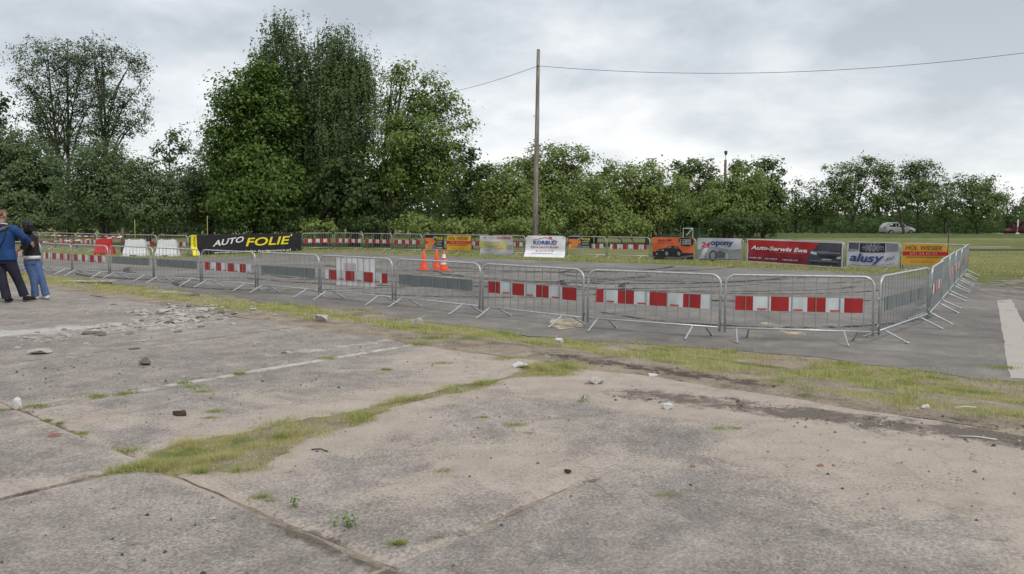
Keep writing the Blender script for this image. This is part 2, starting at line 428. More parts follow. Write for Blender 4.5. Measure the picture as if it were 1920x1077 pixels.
me = mesh_np('grass_verge', np.stack([*UV(uu, vv), zz], 1), Fv[:, ::-1].copy(), [m_soil], smooth=True)
if me.polygons[0].normal.z < 0: me.flip_normals()
set_attr(me, 'grass', grass_mask(uu, vv) * 0.9); set_attr(me, 'dirt', dirt_mask(uu, vv))
verge = obj('grass_verge', me); tag(verge, 'sandy grass verge between the concrete slabs and the asphalt', None, None, 'structure')

# --- concrete apron: soil bed with a slab object for each panel between joints
def wedge_w(u):            # half width of the grassed joint at v=2.5
    w = 0.055 + 0.42 * np.exp(-((u - 0.42) / 0.60) ** 2) + 0.16 * np.exp(-((u - 1.5) / 0.6) ** 2) + 0.09 * np.exp(-((u - 2.9) / 0.4) ** 2)
    w = w + 0.30 * np.exp(-((u - 4.5) / 0.45) ** 2)
    return w * sstep(-0.30, 0.12, u) * sstep(5.3, 4.9, u)
def wedge_in(u, v):
    n = (fbm(u * 2.6, v * 2.6, 55) - 0.5) * 0.30 + (fbm(u * 9, v * 9, 56) - 0.5) * 0.10
    return wedge_w(u) + n * sstep(-0.2, 0.2, u) * sstep(5.2, 4.8, u) - np.abs(v - 2.5 - 0.05 * np.sin(u * 1.7) - 0.16 * np.exp(-((u - 0.4) / 0.5) ** 2))
uu, vv, Fb, nu, nv, _ = grid(-10.2, 5.1, -34, 13, 0.1)
me = mesh_np('concrete_apron', np.stack([*UV(uu, vv), np.where(wedge_in(uu, vv) > -0.02, -0.004, -0.017)], 1), Fb, [m_soil])
if me.polygons[0].normal.z < 0: me.flip_normals()
set_attr(me, 'grass', np.where(wedge_in(uu, vv) > -0.25, 0.45, 0.28)); set_attr(me, 'dirt', np.where(np.abs(vv - 2.5) < 0.6, 0.1, 0.38))
apron = obj('concrete_apron', me); tag(apron, 'weathered concrete apron of large slabs with overgrown joints', None, None, 'structure')
def seg_d(u, v, a, b):
    a = np.array(a); b = np.array(b); d = b - a; t = np.clip(((u - a[0]) * d[0] + (v - a[1]) * d[1]) / (d @ d), 0, 1)
    return np.hypot(u - a[0] - t * d[0], v - a[1] - t * d[1])
vj = list(np.arange(-32.5, 12.6, 2.5))
panels = []
for (ua, ub) in ((-10, -5), (-5, 0), (0, 5)):
    for va in vj[:-1]:
        if ua == 0 and va == 0.0: panels += [(ua, ub, 0.0, 0.15), (ua, ub, 0.165, 2.5)]
        else: panels.append((ua, ub, va, va + 2.5))
if True:
    for (ua, ub, va, vb) in panels:
        strip = vb == 0.15
        cx, cy = UV((ua + ub) / 2, (va + vb) / 2)
        if cy < -4.5 or (ub <= -5 and cy < 2): continue
        near = cy < 12
        stp = 0.03 if strip else 0.055 if near else 0.16
        j = 0.009
        closed = (-2.5, -7.5, -12.5)                 # joints that no longer show
        ja = 0.001 if va in closed or (va == 5.0 and ua >= 0) else j; jb = 0.001 if vb in closed or (vb == 5.0 and ua >= 0) else j
        ja = 0.016 if va == 0.0 else ja; jb = 0.016 if vb == 0.0 else jb; jua = jub = j
        uu, vv, Fs, nu, nv, idx = grid(ua + jua, ub - jub, va + ja, vb - jb, stp)
        k = (RNG.random(3) - 0.5) * (0.0 if (ua == 0 and va in (2.5, 5.0)) else 1.0)
        tilt = 0.006 * k[0] * (uu - ua) / 5 * 2 + 0.008 * k[1] * (vv - va) / 2.5 * 2 + 0.006 * k[2]
        z = tilt + 0.010 * (fbm(uu * 0.8, vv * 0.8, 61) - 0.5) + 0.006 * (fbm(uu * 7, vv * 7, 62) - 0.5)
        # chipped, rounded arrises
        hide = lambda q: np.full(uu.shape, 9.0 if q in closed else 0.0) + (9.0 * sstep(1.5, 1.9, uu) if (q == 5.0 and ua >= 0) else 0.0)
        ed = np.minimum(np.minimum(uu - ua, ub - uu), np.minimum(vv - va + hide(va), vb - vv + hide(vb)))
        z = z - 0.016 * sstep(0.06, 0.0, ed) * (0.4 + 1.2 * fbm(uu * 5, vv * 5, 63))
        # broken edge along the verge and the grassed joint
        eu = 5.0 - uu
        z = z - 0.05 * sstep(0.05, -0.1, eu - 0.35 * fbm(vv * 1.4, 2.2, 64)) * (1 if ub == 5 else 0)
        z = z - 0.020 * sstep(-0.02, 0.12, wedge_in(uu, vv))
        # long crack/old joint picked out in the foreground slab
        cd = seg_d(uu, vv + 0.04 * np.sin(uu * 6) + 0.10 * (fbm(uu * 2, vv * 2, 70) - 0.5), (0.25, 4.97), (1.75, 5.02))
        z = z - 0.006 * sstep(0.05, 0.0, cd)
        P_ = np.stack([*UV(uu, vv), z], 1)
        # side skirts
        ring = list(idx[:, 0]) + list(idx[-1, 1:]) + list(idx[::-1, -1][1:]) + list(idx[0, ::-1][1:-1])
        sk = P_[ring].copy(); sk[:, 2] = -0.12; b = len(P_); nr_ = len(ring)
        Fk = [(b + i, b + (i + 1) % nr_, b + nr_ + (i + 1) % nr_, b + nr_ + i) for i in range(nr_)]
        me = mesh_np('slab', np.vstack([P_, P_[ring], sk]), np.vstack([Fs, np.array(Fk)]), [m_conc], smooth=True)
        me.update()
        if me.polygons[0].normal.z < 0: me.flip_normals()
        big = fbm(uu * 0.35, vv * 0.35, 71)
        sand = 0.26 + 1.15 * (big - 0.42) + 0.42 * sstep(-0.2, 1.6, uu) * sstep(-0.3, 1.2, vv) - 0.14 * sstep(0.2, -0.6, uu) - 0.08 * sstep(0.3, -0.5, vv)
        sand = sand + 0.30 * np.exp(-(np.abs(wedge_in(uu, vv)) / 0.45) ** 2) + 0.30 * sstep(3.2, 4.6, uu) * sstep(0.0, 1.0, vv)
        sand = sand - 0.28 * sstep(4.7, 5.6, vv) * sstep(3.5, 1.5, uu)
        sand = sand + 0.35 * sstep(0.12, 0.0, ed)
        light = 0.85 * np.exp(-((vv + 5.5 - 0.4 * (uu - 1)) / 0.7) ** 2) * sstep(-6, -1, uu) * sstep(5.2, 3.5, uu)
        if strip: light = 0.38 + 0.40 * sstep(0.3, 1.6, uu) + 0.25 * (fbm(uu * 2, vv * 2, 76) - 0.5); sand = sand * 0 + 0.1
        light = np.maximum(light, 0.62 * np.exp(-((vv + 1.0 - 0.12 * uu) / 0.25) ** 2) * sstep(2.0, 3.2, uu))
        light = np.maximum(light, 0.5 * np.exp(-((vv + 2.6) / 0.2) ** 2) * sstep(1.8, 3.0, uu))
        dirt = dirt_mask(uu, vv)
        dirt = np.maximum(dirt, 0.75 * sstep(0.05, 0.0, ed) * sstep(0.40, 0.62, fbm(uu * 0.6, vv * 0.6, 74)))
        dirt = np.maximum(dirt, 0.60 * np.exp(-(cd / 0.075) ** 2) * (0.45 + 0.9 * fbm(uu * 1.3, 5, 72)))
        dirt = np.maximum(dirt, 0.30 * np.exp(-((wedge_in(uu, vv) + 0.03) / 0.06) ** 2))
        dirt = np.maximum(dirt, 0.5 * np.exp(-((vv + 6.4 - 0.3 * (uu - 3)) / 0.5) ** 2 - ((uu - 3.9) / 0.9) ** 2))
        dirt = np.maximum(dirt, 0.85 * np.exp(-((uu + 0.05) / 0.075) ** 2) * sstep(3.4, 4.4, vv))
        dirt = np.maximum(dirt, 0.75 * np.exp(-((vv + 0.03) / 0.045) ** 2) * (va < 0) * (0.5 + 0.6 * fbm(uu * 1.5, 3, 75)))
        dirt = np.maximum(dirt, 0.55 * np.exp(-(seg_d(uu, vv, (1.5, 5.2), (2.3, 7.4)) / 0.03) ** 2))
        if strip: dirt = dirt * 0.15
        dirt = dirt + 0.18 * sstep(0.62, 0.72, fbm(uu * 0.9, vv * 0.9, 73))
        for nm, a in (('sand', sand), ('light', light), ('dirt', dirt)):
            set_attr(me, nm, np.concatenate([a, np.full(2 * len(ring), 0.5 if nm == 'dirt' else 0.0)]))
        obj('slab', me, apron)

# --- pale strip of old road marking on the right and sand spills on the asphalt
def flat_patch(name, pts, z, m, label, kind='structure', jag=0.06, seed=0):
    out = []
    for (a, b) in zip(pts, pts[1:] + pts[:1]):
        n = max(2, int(math.dist(a, b) / 0.15))
        for k in range(n):
            t = k / n; x = a[0] + (b[0] - a[0]) * t; y = a[1] + (b[1] - a[1]) * t
            out.append((x + (float(fbm(x * 2.2, y * 2.2, 80 + seed)) - 0.5) * jag * 2, y + (float(fbm(x * 2.2, y * 2.2, 90 + seed)) - 0.5) * jag * 2, z))
    b_ = bmesh.new(); b_.faces.new([b_.verts.new(q) for q in out]); bmesh.ops.triangulate(b_, faces=b_.faces[:])
    me_ = bpy.data.meshes.new(name); b_.to_mesh(me_); b_.free(); me_.materials.append(m); me_.update()
    if me_.polygons[0].normal.z < 0: me_.flip_normals()
    return tag(obj(name, me_), label, None, None, kind)
def mat_fade(name, c0, c1, scale, lo, hi, rough=0.9):
    m, nt, p, out = newmat(name); P = wpos(nt)
    n = tnoise(nt, scale, 8, 0.75, P); n3 = tnoise(nt, 40, 3, 0.7, P)
    nt.links.new(ramp(nt, n3, [(0.3, c0), (0.7, c1)]), p.inputs['Base Color']); p.inputs['Roughness'].default_value = rough
    p.inputs['Specular IOR Level'].default_value = 0.2
    t = nn(nt, 'ShaderNodeBsdfTransparent'); mx = nn(nt, 'ShaderNodeMixShader')
    nt.links.new(mrange(nt, n, lo, hi), mx.inputs[0]); nt.links.new(t.outputs[0], mx.inputs[1]); nt.links.new(p.outputs[0], mx.inputs[2])
    nt.links.new(mx.outputs[0], out.inputs['Surface'])
    return m
m_strip = mat_fade('pale_concrete_strip', (0.33, 0.30, 0.27), (0.45, 0.415, 0.375), 2.2, 0.20, 0.46)
m_gravel = mat_fade('gravel_patch', (0.20, 0.18, 0.16), (0.30, 0.27, 0.24), 1.2, 0.38, 0.62)
m_skid = mat_fade('tyre_rubber_mark', (0.03, 0.03, 0.03), (0.06, 0.058, 0.056), 3.0, 0.40, 0.62)
m_sandp = mat_fade('sand_spill', (0.42, 0.34, 0.23), (0.60, 0.51, 0.37), 4.0, 0.36, 0.6)
flat_patch('pale_strip', [G(1870, 564, ASP), G(1896, 562, ASP), G(1975, 712, ASP), G(1893, 710, ASP)], ASP + 0.004, m_strip,
           'pale concrete strip crossing the asphalt at the right edge', jag=0.025, seed=1)
flat_patch('sand_spill', [G(1035, 598, ASP), G(1085, 600, ASP), G(1095, 612, ASP), G(1050, 618, ASP), G(1030, 610, ASP)], ASP + 0.004, m_sandp, 'small pale sand spill on asphalt under the barriers', seed=2)
flat_patch('sand_trail', [G(1425, 606, ASP), G(1440, 605, ASP), G(1500, 622, ASP), G(1515, 630, ASP), G(1478, 627, ASP)], ASP + 0.004, m_sandp, 'thin pale sand trail on asphalt inside the near barriers', seed=3)
flat_patch('bare_patch', [G(1850, 528, ASP), G(1960, 522, ASP), G(2050, 545, ASP), G(1940, 565, ASP), G(1860, 556, ASP), G(1835, 543, ASP)], ASP + 0.006, m_gravel, 'bare sandy patch beside the right field edge', seed=4)
# skid marks: curved rubber bands
def skid(cx, cy, r, a0, a1, w, k):
    n = 40; V = []; F = []
    for i in range(n + 1):
        a = R(a0 + (a1 - a0) * i / n); rr = r * (1 + 0.05 * math.sin(3 * a + k)); ww = w * (0.6 + 0.4 * math.sin(math.pi * i / n))
        for q in (-ww / 2, ww / 2): V.append((cx + (rr + q) * math.cos(a), cy + (rr + q) * math.sin(a) * 0.8, ASP + 0.004 + 0.0006 * k))
        if i: F.append((2*i-2, 2*i-1, 2*i+1, 2*i))
    me_ = mesh_np('skid_mark', np.array(V), F, [m_skid]); me_.update()
    if me_.polygons[0].normal.z < 0: me_.flip_normals()
    o_ = obj('skid_mark', me_); tag(o_, 'dark curved tyre mark on the asphalt inside the barriers', 'tyre mark', 'tyre marks on the asphalt')
sk = 0
for (cx, cy, r, a0, a1, w) in [(4, 30, 7, 180, 340, .35), (4.3, 30.3, 7.6, 200, 330, .3), (3.0, 27, 6, 190, 320, .3), (6, 25, 4.5, 170, 330, .28), (6.4, 24.8, 5.0, 200, 320, .25),
                               (-2, 31, 8, 200, 330, .35), (-2.4, 30.6, 8.8, 220, 330, .3), (-8, 33, 8, 190, 320, .35), (-8.3, 32.5, 8.8, 210, 330, .3), (7.2, 21.5, 3.4, 190, 320, .22),
                               (8, 29, 6, 150, 300, .3), (-1, 24, 5, 200, 340, .25), (2, 33.5, 5, 180, 350, .4), (5.5, 17.8, 4.0, 200, 330, .2), (-6, 26, 5, 190, 330, .28), (9, 23, 6, 160, 250, .25), (1, 36, 9, 200, 330, .4)]:
    skid(cx, cy, r, a0, a1, w, sk); sk += 1

# ================================================================== CROWD BARRIERS
BL, BH, ZR = 2.5, 1.10, 0.20
def frame_mesh():
    r = 0.17; x0, x1 = 0.045, BL - 0.045; zt = BH - 0.019
    pts = [(x0, 0, 0.13)]
    pts.append((x0, 0, zt - r))
    for k in range(1, 7):
        a = R(180 - 15 * k); pts.append((x0 + r + r * math.cos(a), 0, zt - r + r * math.sin(a)))
    for k in range(0, 7):
        a = R(90 - 15 * k); pts.append((x1 - r + r * math.cos(a), 0, zt - r + r * math.sin(a)))
    pts.append((x1, 0, 0.13))
    b = MB(); b.tube(pts, 0.0195, 8); b.tube([(x0, 0, ZR), (x1, 0, ZR)], 0.0165, 8)
    return b.mesh('frame', m_steel, True)
def bar_mesh():
    return MB().tube([(0, 0, ZR), (0, 0, BH - 0.03)], 0.0072, 6, cap=False).mesh('bar', m_bar, True)
def leg_mesh(s):
    b = MB(); b.tube([(0, 0, ZR - 0.005), (0, s * 0.05, ZR - 0.03), (0, s * 0.37, 0.014), (0, s * 0.40, 0.014)], 0.0170, 8)
    return b.mesh('leg', m_steel, True)
def hook_mesh():
    b = MB(); b.tube([(0.03, 0, 0.74), (-0.03, 0, 0.74), (-0.045, 0, 0.68)], 0.009, 6)
    return b.mesh('coupling_hook', m_steel2, True)
me_frame, me_bar, me_leg = frame_mesh(), bar_mesh(), {-1: leg_mesh(-1), 1: leg_mesh(1)}
me_hook = hook_mesh()
NB = 12
BX = [BL * (i + 1) / (NB + 1) for i in range(NB)]
m_stamp = M('panel_stamp_red', (0.42, 0.06, 0.06), 0.5)
def panel_mesh(pattern, front, u0=0.085, u1=0.915):
    """striped reflective strip woven through the bars; pattern like 'RWRWRWR' with widths"""
    b = MB(); x0, x1 = BL * u0, BL * u1; z0, z1 = 0.50, 0.735; th = 0.003
    def yy(x): return 0.011 * math.cos(math.pi * (x / (BL / (NB + 1))))
    tot = sum(w for _, w in pattern); x = x0
    xs = []
    for c, w in pattern:
        xe = x + (x1 - x0) * w / tot; n = max(2, int((xe - x) / 0.05))
        for k in range(n):
            a = x + (xe - x) * k / n; e2 = x + (xe - x) * (k + 1) / n
            fr = {'R': 0, 'W': 1, 'G': 2}[c]; mf, mb = (fr, 2) if front else (2, fr)
            ya, yb = yy(a), yy(e2)
            b.add([(a, ya - th, z0), (e2, yb - th, z0), (e2, yb - th, z1), (a, ya - th, z1)], [(0, 1, 2, 3)], mf)
            b.add([(a, ya + th, z0), (e2, yb + th, z0), (e2, yb + th, z1), (a, ya + th, z1)], [(0, 3, 2, 1)], mb)
            for zz_ in (z0, z1): b.add([(a, ya - th, zz_), (e2, yb - th, zz_), (e2, yb + th, zz_), (a, ya + th, zz_)], [(0, 1, 2, 3)], 2)
        if c == 'W' and front and w > 0.7:
            xm = (x + xe) / 2; dx = (xe - x) * 0.26; yq = min(yy(xm - dx), yy(xm), yy(xm + dx)) - th - 0.002
            b.add([(xm - dx, yq, z0 + 0.012), (xm + dx, yq, z0 + 0.012), (xm + dx, yq, z0 + 0.04), (xm - dx, yq, z0 + 0.04)], [(0, 1, 2, 3)], 3)
        x = xe
    me_ = b.mesh('reflective_panel', [m_red, m_white, m_grey, m_stamp]); return me_
PAT = {'a': [('R', 1), ('W', 1), ('R', 1), ('W', 1), ('R', 1), ('W', 1), ('R', 1)],
       'b': [('R', .5), ('W', 1.05), ('R', 1.15), ('W', 1.05), ('R', 1.15), ('W', 1.1), ('R', 1.15), ('W', .6)],
       'c': [('W', .4), ('R', 1), ('W', 1.05), ('R', 1), ('W', 1.05), ('R', 1), ('W', 1), ('R', .5)],
       'd': [('R', .8), ('W', 1), ('R', 1), ('W', 1), ('R', 1), ('W', 1), ('R', 1), ('W', .8)]}
me_panel = {}
for k_, p_ in PAT.items(): me_panel[k_] = panel_mesh(p_, True)
me_panel['g'] = panel_mesh([('R', 1)] * 7, False)
me_panel['h'] = panel_mesh([('R', 1), ('W', 1)] * 4, False, 0.06, 0.9)
ORD = ['first', 'second', 'third', 'fourth', 'fifth', 'sixth', 'seventh', 'eighth', 'ninth', 'tenth', 'eleventh', 'twelfth', 'thirteenth', 'fourteenth', 'fifteenth', 'sixteenth', 'seventeenth', 'eighteenth', 'nineteenth', 'twentieth', 'twenty-first', 'twenty-second', 'twenty-third', 'twenty-fourth', 'twenty-fifth', 'twenty-sixth']
def barrier(p0, p1, panel, label, group, lean=0.0, nb=NB):
    d = Vector((p1[0] - p0[0], p1[1] - p0[1])); L = d.length
    o_ = empty('crowd_barrier', (p0[0], p0[1], ASP), math.atan2(d.y, d.x))
    o_.rotation_euler[0] = lean
    o_.scale = (L / BL, 1, 1)
    tag(o_, label, 'barrier', group)
    obj('frame', me_frame, o_)
    for x in [BL * (i_ + 1) / (nb + 1) for i_ in range(nb)]: obj('bar', me_bar, o_, (x, 0, 0))
    for x, s in ((0.095 * BL, -1), (0.18 * BL, 1), (0.80 * BL, -1), (0.888 * BL, 1)): obj('leg', me_leg[s], o_, (x, 0, 0))
    obj('coupling_hook', me_hook, o_, (0.02, 0, 0)); obj('coupling_hook', me_hook, o_, (0.02, 0, -0.44))
    if panel: obj('reflective_panel', me_panel[panel], o_)
    return o_
NEAR = [(-17.62, 29.47), (-15.59, 27.89), (-13.48, 26.35), (-11.31, 24.82), (-9.17, 23.2), (-7.0, 21.52), (-4.85, 19.82), (-2.72, 18.07), (-0.64, 16.19), (1.34, 14.31), (3.5, 13.02), (5.82, 12.5)]
NPAN = ['c', 'd', 'h', 'g', 'd', 'g', 'c', 'h', 'a', 'b', 'a']
NWORD = {'a': 'red-white panel starting red', 'b': 'red-white panel with half red end', 'c': 'red-white panel starting white', 'd': 'red-white panel', 'g': 'grey panel back', 'h': 'grey panel back'}
NEAR = [(-19.7, 31.0)] + NEAR; NPAN = ['c'] + NPAN
for i in range(len(NEAR) - 1):
    rn = len(NEAR) - 2 - i
    barrier(NEAR[i], NEAR[i + 1], NPAN[i], 'barrier with %s, %s from right corner in near row' % (NWORD[NPAN[i]], ORD[rn]), 'crowd barriers of the near row', R(random.uniform(-2.2, 2.2)))
RIGHT = [(5.90, 12.60), (7.95, 14.95), (9.50, 17.38), (10.92, 19.62), (12.24, 21.75), (13.57, 23.86), (14.90, 25.96), (16.2, 28.0)]
RPAN = ['g', 'd', 'h', 'a', 'd', 'g', 'a']
for i in range(7):
    barrier(RIGHT[i], RIGHT[i + 1], RPAN[i], 'steel crowd barrier, %s from near corner in the receding right-hand row' % ORD[i], 'crowd barriers of the right row', R(random.uniform(-2.2, 2.2)), 17)
FAR = [(15.8, 27.3), (14.31, 28.92), (13.03, 30.85), (11.76, 32.85), (10.19, 34.63), (8.43, 36.12), (6.54, 37.32), (4.61, 38.43), (2.74, 39.66), (0.7, 40.73), (-1.14, 42.1), (-3.07, 43.36), (-5.07, 44.55), (-6.97, 45.89), (-8.91, 47.2), (-10.94, 48.37), (-12.55, 47.1),
       (-14.02, 45.17), (-15.49, 43.23), (-16.96, 41.3), (-19.05, 42.4), (-21.54, 43.5), (-23.66, 45.0), (-25.8, 46.8), (-28.1, 48.6), (-30.15, 50.4), (-32.2, 52.0)]
FPAN = [None, None, None, None, None, None, 'c', 'd', None, 'd', 'a', 'd', 'a', 'a', 'd', 'a', None, None, None, 'd', 'a', None, 'd', 'a', None, None]
for i in range(len(FAR) - 1):
    barrier(FAR[i + 1], FAR[i], FPAN[i], 'steel crowd barrier%s, %s from right corner in far row' % (' with red-white panel' if FPAN[i] else '', ORD[i]), 'crowd barriers of the far row', R(random.uniform(-1.5, 1.5)))

# ================================================================== BANNERS
def text_shape(body, shear=0.0, bold=0.0):
    cu = bpy.data.curves.new('lettering', 'FONT'); cu.body = body; cu.shear = shear; cu.offset = bold
    cu.resolution_u = 3; cu.fill_mode = 'FRONT'
    t = bpy.data.objects.new('lettering', cu); me_ = bpy.data.meshes.new_from_object(t)
    V = np.array([v.co[:] for v in me_.vertices]) if len(me_.vertices) else np.zeros((0, 3)); F = [tuple(p.vertices) for p in me_.polygons]
    bpy.data.objects.remove(t); bpy.data.curves.remove(cu); bpy.data.meshes.remove(me_)
    return V, F
_ink = {}
def ink(c):
    if c not in _ink: _ink[c] = M('print_%02x%02x%02x' % tuple(int(255 * q) for q in c), c, 0.55, 0, 0.3, 0.06, 3)
    return _ink[c]
class Banner:
    """sheet in (s,t): s 0..1 left to right, t 0..1 bottom to top. Corners are world points (tl,tr,bl,br)."""
    def __init__(s, name, label, corners, base, wr=0.018, seed=0, warp=None, back=None, group=None, thick=0.004, cat='banner'):
        s.c = [Vector(q) for q in corners]; s.wr = wr; s.seed = seed; s.warp = warp
        tl, tr, bl, br = s.c
        s.w = (tr - tl).length; s.h = (tl - bl).length
        nx = ((tr - tl).cross(tl - bl)).normalized()
        if nx.dot(Vector((0, 0, CAMZ)) - tl) < 0: nx = -nx
        s.n = nx
        n, m_ = max(12, int(s.w / 0.06)), 16
        V = []; F = []
        for off in (0, -thick):
            for i in range(n + 1):
                for j in range(m_ + 1): V.append(s.P(i / n, j / m_, off))
        q = (n + 1) * (m_ + 1)
        for i in range(n):
            for j in range(m_):
                a = i * (m_ + 1) + j; F.append((a, a + m_ + 1, a + m_ + 2, a + 1)); F.append((q + a, q + a + 1, q + a + m_ + 2, q + a + m_ + 1))
        mats = [ink(base), ink(back or base)]
        s.o = obj(name, mesh_np(name, np.array(V), F, mats, [0, 1] * (n * m_), True))
        tag(s.o, label, cat, group); s.layer = 0
    def P(s, a, b, off=0.0):
        tl, tr, bl, br = s.c
        top = tl.lerp(tr, a); bot = bl.lerp(br, a); p = bot.lerp(top, b)
        x = a * s.w; y = b * s.h
        d = 1.5 * s.wr * (math.sin(x * 4.3 + 1.7 * y + s.seed) + 0.7 * math.sin(x * 9.1 - 5.0 * y + 2.1 * s.seed) + 0.5 * math.sin(x * 2.0 + 7.0 * y + s.seed * 3))
        p = p + s.n * (d + off)
        if s.warp: p = p + Vector(s.warp(a, b))
        return tuple(p)
    def shape(s, pts, F, c, name='print'):
        s.layer += 1; off = 0.007 + 0.0025 * s.layer
        obj(name, mesh_np(name, np.array([s.P(a, b, off) for a, b in pts]), F, [ink(c)]), s.o)
    def poly(s, pts, c, name='print'):
        # subdivide through a fine grid so that the print follows the folds
        b_ = bmesh.new(); f = b_.faces.new([b_.verts.new((x, y, 0)) for x, y in pts])
        x0, x1 = min(p[0] for p in pts), max(p[0] for p in pts)
        n = int((x1 - x0) * s.w / 0.12)
        for k in range(1, n + 1):
            xx = x0 + (x1 - x0) * k / (n + 1)
            bmesh.ops.bisect_plane(b_, geom=b_.verts[:] + b_.edges[:] + b_.faces[:], plane_co=(xx, 0, 0), plane_no=(1, 0, 0))
        y0, y1 = min(p[1] for p in pts), max(p[1] for p in pts); n = int((y1 - y0) * s.h / 0.12)
        for k in range(1, n + 1):
            yy_ = y0 + (y1 - y0) * k / (n + 1)
            bmesh.ops.bisect_plane(b_, geom=b_.verts[:] + b_.edges[:] + b_.faces[:], plane_co=(0, yy_, 0), plane_no=(0, 1, 0))
        bmesh.ops.triangulate(b_, faces=b_.faces[:])
        b_.verts.index_update()
        s.shape([(v.co.x, v.co.y) for v in b_.verts], [tuple(v.index for v in f.verts) for f in b_.faces], c, name); b_.free()
    def rect(s, x0, y0, x1, y1, c, name='print'): s.poly([(x0, y0), (x1, y0), (x1, y1), (x0, y1)], c, name)
    def disc(s, cx, cy, rx, ry, c, n=20, name='print'): s.poly([(cx + rx * math.cos(2*math.pi*k/n), cy + ry * math.sin(2*math.pi*k/n)) for k in range(n)], c, name)
    def scrawl(s, x0, y0, x1, y1, c, n=9, seed=1):
        # a line of print too blurred to read: uneven dashes
        r = random.Random(seed); x = x0; V = []; F = []
        for k in range(n):
            w = (x1 - x0) / n * r.uniform(0.55, 0.95); a = y0 + (y1 - y0) * r.uniform(0, 0.25); e2 = y1 - (y1 - y0) * r.uniform(0, 0.3); q = len(V)
            V += [(x, a), (x + w, a), (x + w, e2), (x, e2)]; F.append((q, q + 1, q + 2, q + 3)); x += (x1 - x0) / n
        s.shape(V, F, c, 'blurred_print')
    def text(s, body, x0, y0, x1, y1, c, shear=0.0, bold=0.0, slope=0.0, vert=False):
        V, F = text_shape(body, shear, bold)
        if len(V) == 0: return
        lo = V[:, :2].min(0); hi = V[:, :2].max(0); q = (V[:, :2] - lo) / (hi - lo)
        if vert: q = np.stack([1 - q[:, 1], q[:, 0]], 1)
        pts = [(x0 + a * (x1 - x0), y0 + b * (y1 - y0) + slope * a) for a, b in q]
        s.shape(pts, F, c, 'lettering')
def on_seg(px, A, B):                      # where the column of a photo pixel meets the line A-B on plan
    k = (px - 960) / FPX
    # x = k * depth ; depth ~ y*cos + (cam height term, negligible)
    dx, dy = B[0] - A[0], B[1] - A[1]
    t = (k * A[1] * 1.004 - A[0]) / (dx - k * dy * 1.004)
    return A[0] + dx * t, A[1] + dy * t
def hung(pxl, pxr, A, B, ytl, ytr, ybl, ybr, gap=0.05):
    d = Vector((B[0] - A[0], B[1] - A[1])).normalized(); nrm = Vector((d.y, -d.x))
    if nrm.dot(Vector((-A[0], -A[1]))) < 0: nrm = -nrm
    L = on_seg(pxl, A, B); Rr = on_seg(pxr, A, B); out = []
    for (q, py, px) in ((L, ytl, pxl), (Rr, ytr, pxr), (L, ybl, pxl), (Rr, ybr, pxr)):
        _, z = XZ(px, py, q[1]); z = max(z, ASP + 0.03)
        out.append((q[0] + nrm.x * gap, q[1] + nrm.y * gap, min(z, ASP + 1.10)))
    return out
BLK, WHT, YEL = (0.022, 0.021, 0.024), (0.74, 0.74, 0.76), (0.78, 0.66, 0.03)
# big black banner with white and yellow lettering
b = Banner('sponsor_banner', 'long black banner with large white and yellow lettering', hung(370, 565, FAR[19], FAR[16], 436, 436, 480, 476, 0.10), BLK, 0.005, 1.3, cat='banner')
b.text('AUTO', 0.135, 0.40, 0.42, 0.70, WHT, 0.25, 0.018, slope=0.20)
b.text('FOLIE', 0.435, 0.36, 0.88, 0.80, YEL, 0.22, 0.015, slope=0.06)
b.disc(0.895, 0.90, 0.008, 0.05, WHT, 12)
b.text('www.autofolie.bydgoszcz.pl', 0.145, 0.02, 0.885, 0.16, WHT, 0.1, 0.012)
# yellow hanging strip
def curl(a, t): return (0.42 * max(0, 0.42 - t) ** 1.0, -0.5 * max(0, 0.42 - t), 0)
b = Banner('hanging_banner', 'narrow yellow vertical strip banner with black lettering and loose end', hung(359, 370, FAR[19], FAR[18], 437, 437, 479, 479, 0.09), YEL, 0.012, 0.4, curl)
b.text('AUTO FOLIE', 0.42, 0.40, 0.82, 0.95, (0.05, 0.045, 0.02), 0, 0.01, vert=True)
def small_folie(A, B, x0, x1, y0, y1, label):
    b = Banner('sponsor_banner', label, hung(x0, x1, A, B, y0, y0, y1, y1), (0.025, 0.02, 0.022), 0.012, 2.2)
    b.poly([(0.02, 0.05), (0.36, 0.05), (0.44, 0.30), (0.56, 0.48), (0.54, 0.66), (0.34, 0.80), (0.02, 0.80)], (0.62, 0.20, 0.05))
    b.poly([(0.02, 0.05), (0.14, 0.05), (0.12, 0.30), (0.02, 0.34)], (0.66, 0.38, 0.10))
    b.poly([(0.02, 0.40), (0.15, 0.44), (0.15, 0.56), (0.02, 0.58)], (0.30, 0.05, 0.02))
    b.poly([(0.36, 0.04), (0.60, 0.06), (0.58, 0.34), (0.46, 0.28)], (0.13, 0.17, 0.28))
    b.text('AUTO', 0.40, 0.72, 0.64, 0.86, WHT, 0.3, 0.03, slope=0.08)
    b.text('FOLIE', 0.60, 0.68, 0.96, 0.88, YEL, 0.15, 0.03)
    b.rect(0.60, 0.54, 0.93, 0.60, (0.42, 0.40, 0.36)); b.rect(0.60, 0.40, 0.90, 0.47, (0.26, 0.29, 0.12)); b.rect(0.60, 0.29, 0.92, 0.34, (0.30, 0.32, 0.2))
    b.rect(0.62, 0.08, 0.94, 0.18, (0.30, 0.31, 0.44)); b.rect(0.0, 0.0, 0.97, 0.035, (0.6, 0.58, 0.55))
small_folie(FAR[12], FAR[11], 799, 834, 441, 468, 'small black and orange car foil banner behind the traffic cones')
small_folie(FAR[8], FAR[7], 1066, 1109, 444, 466, 'small black and orange car foil banner right of white house-logo banner')
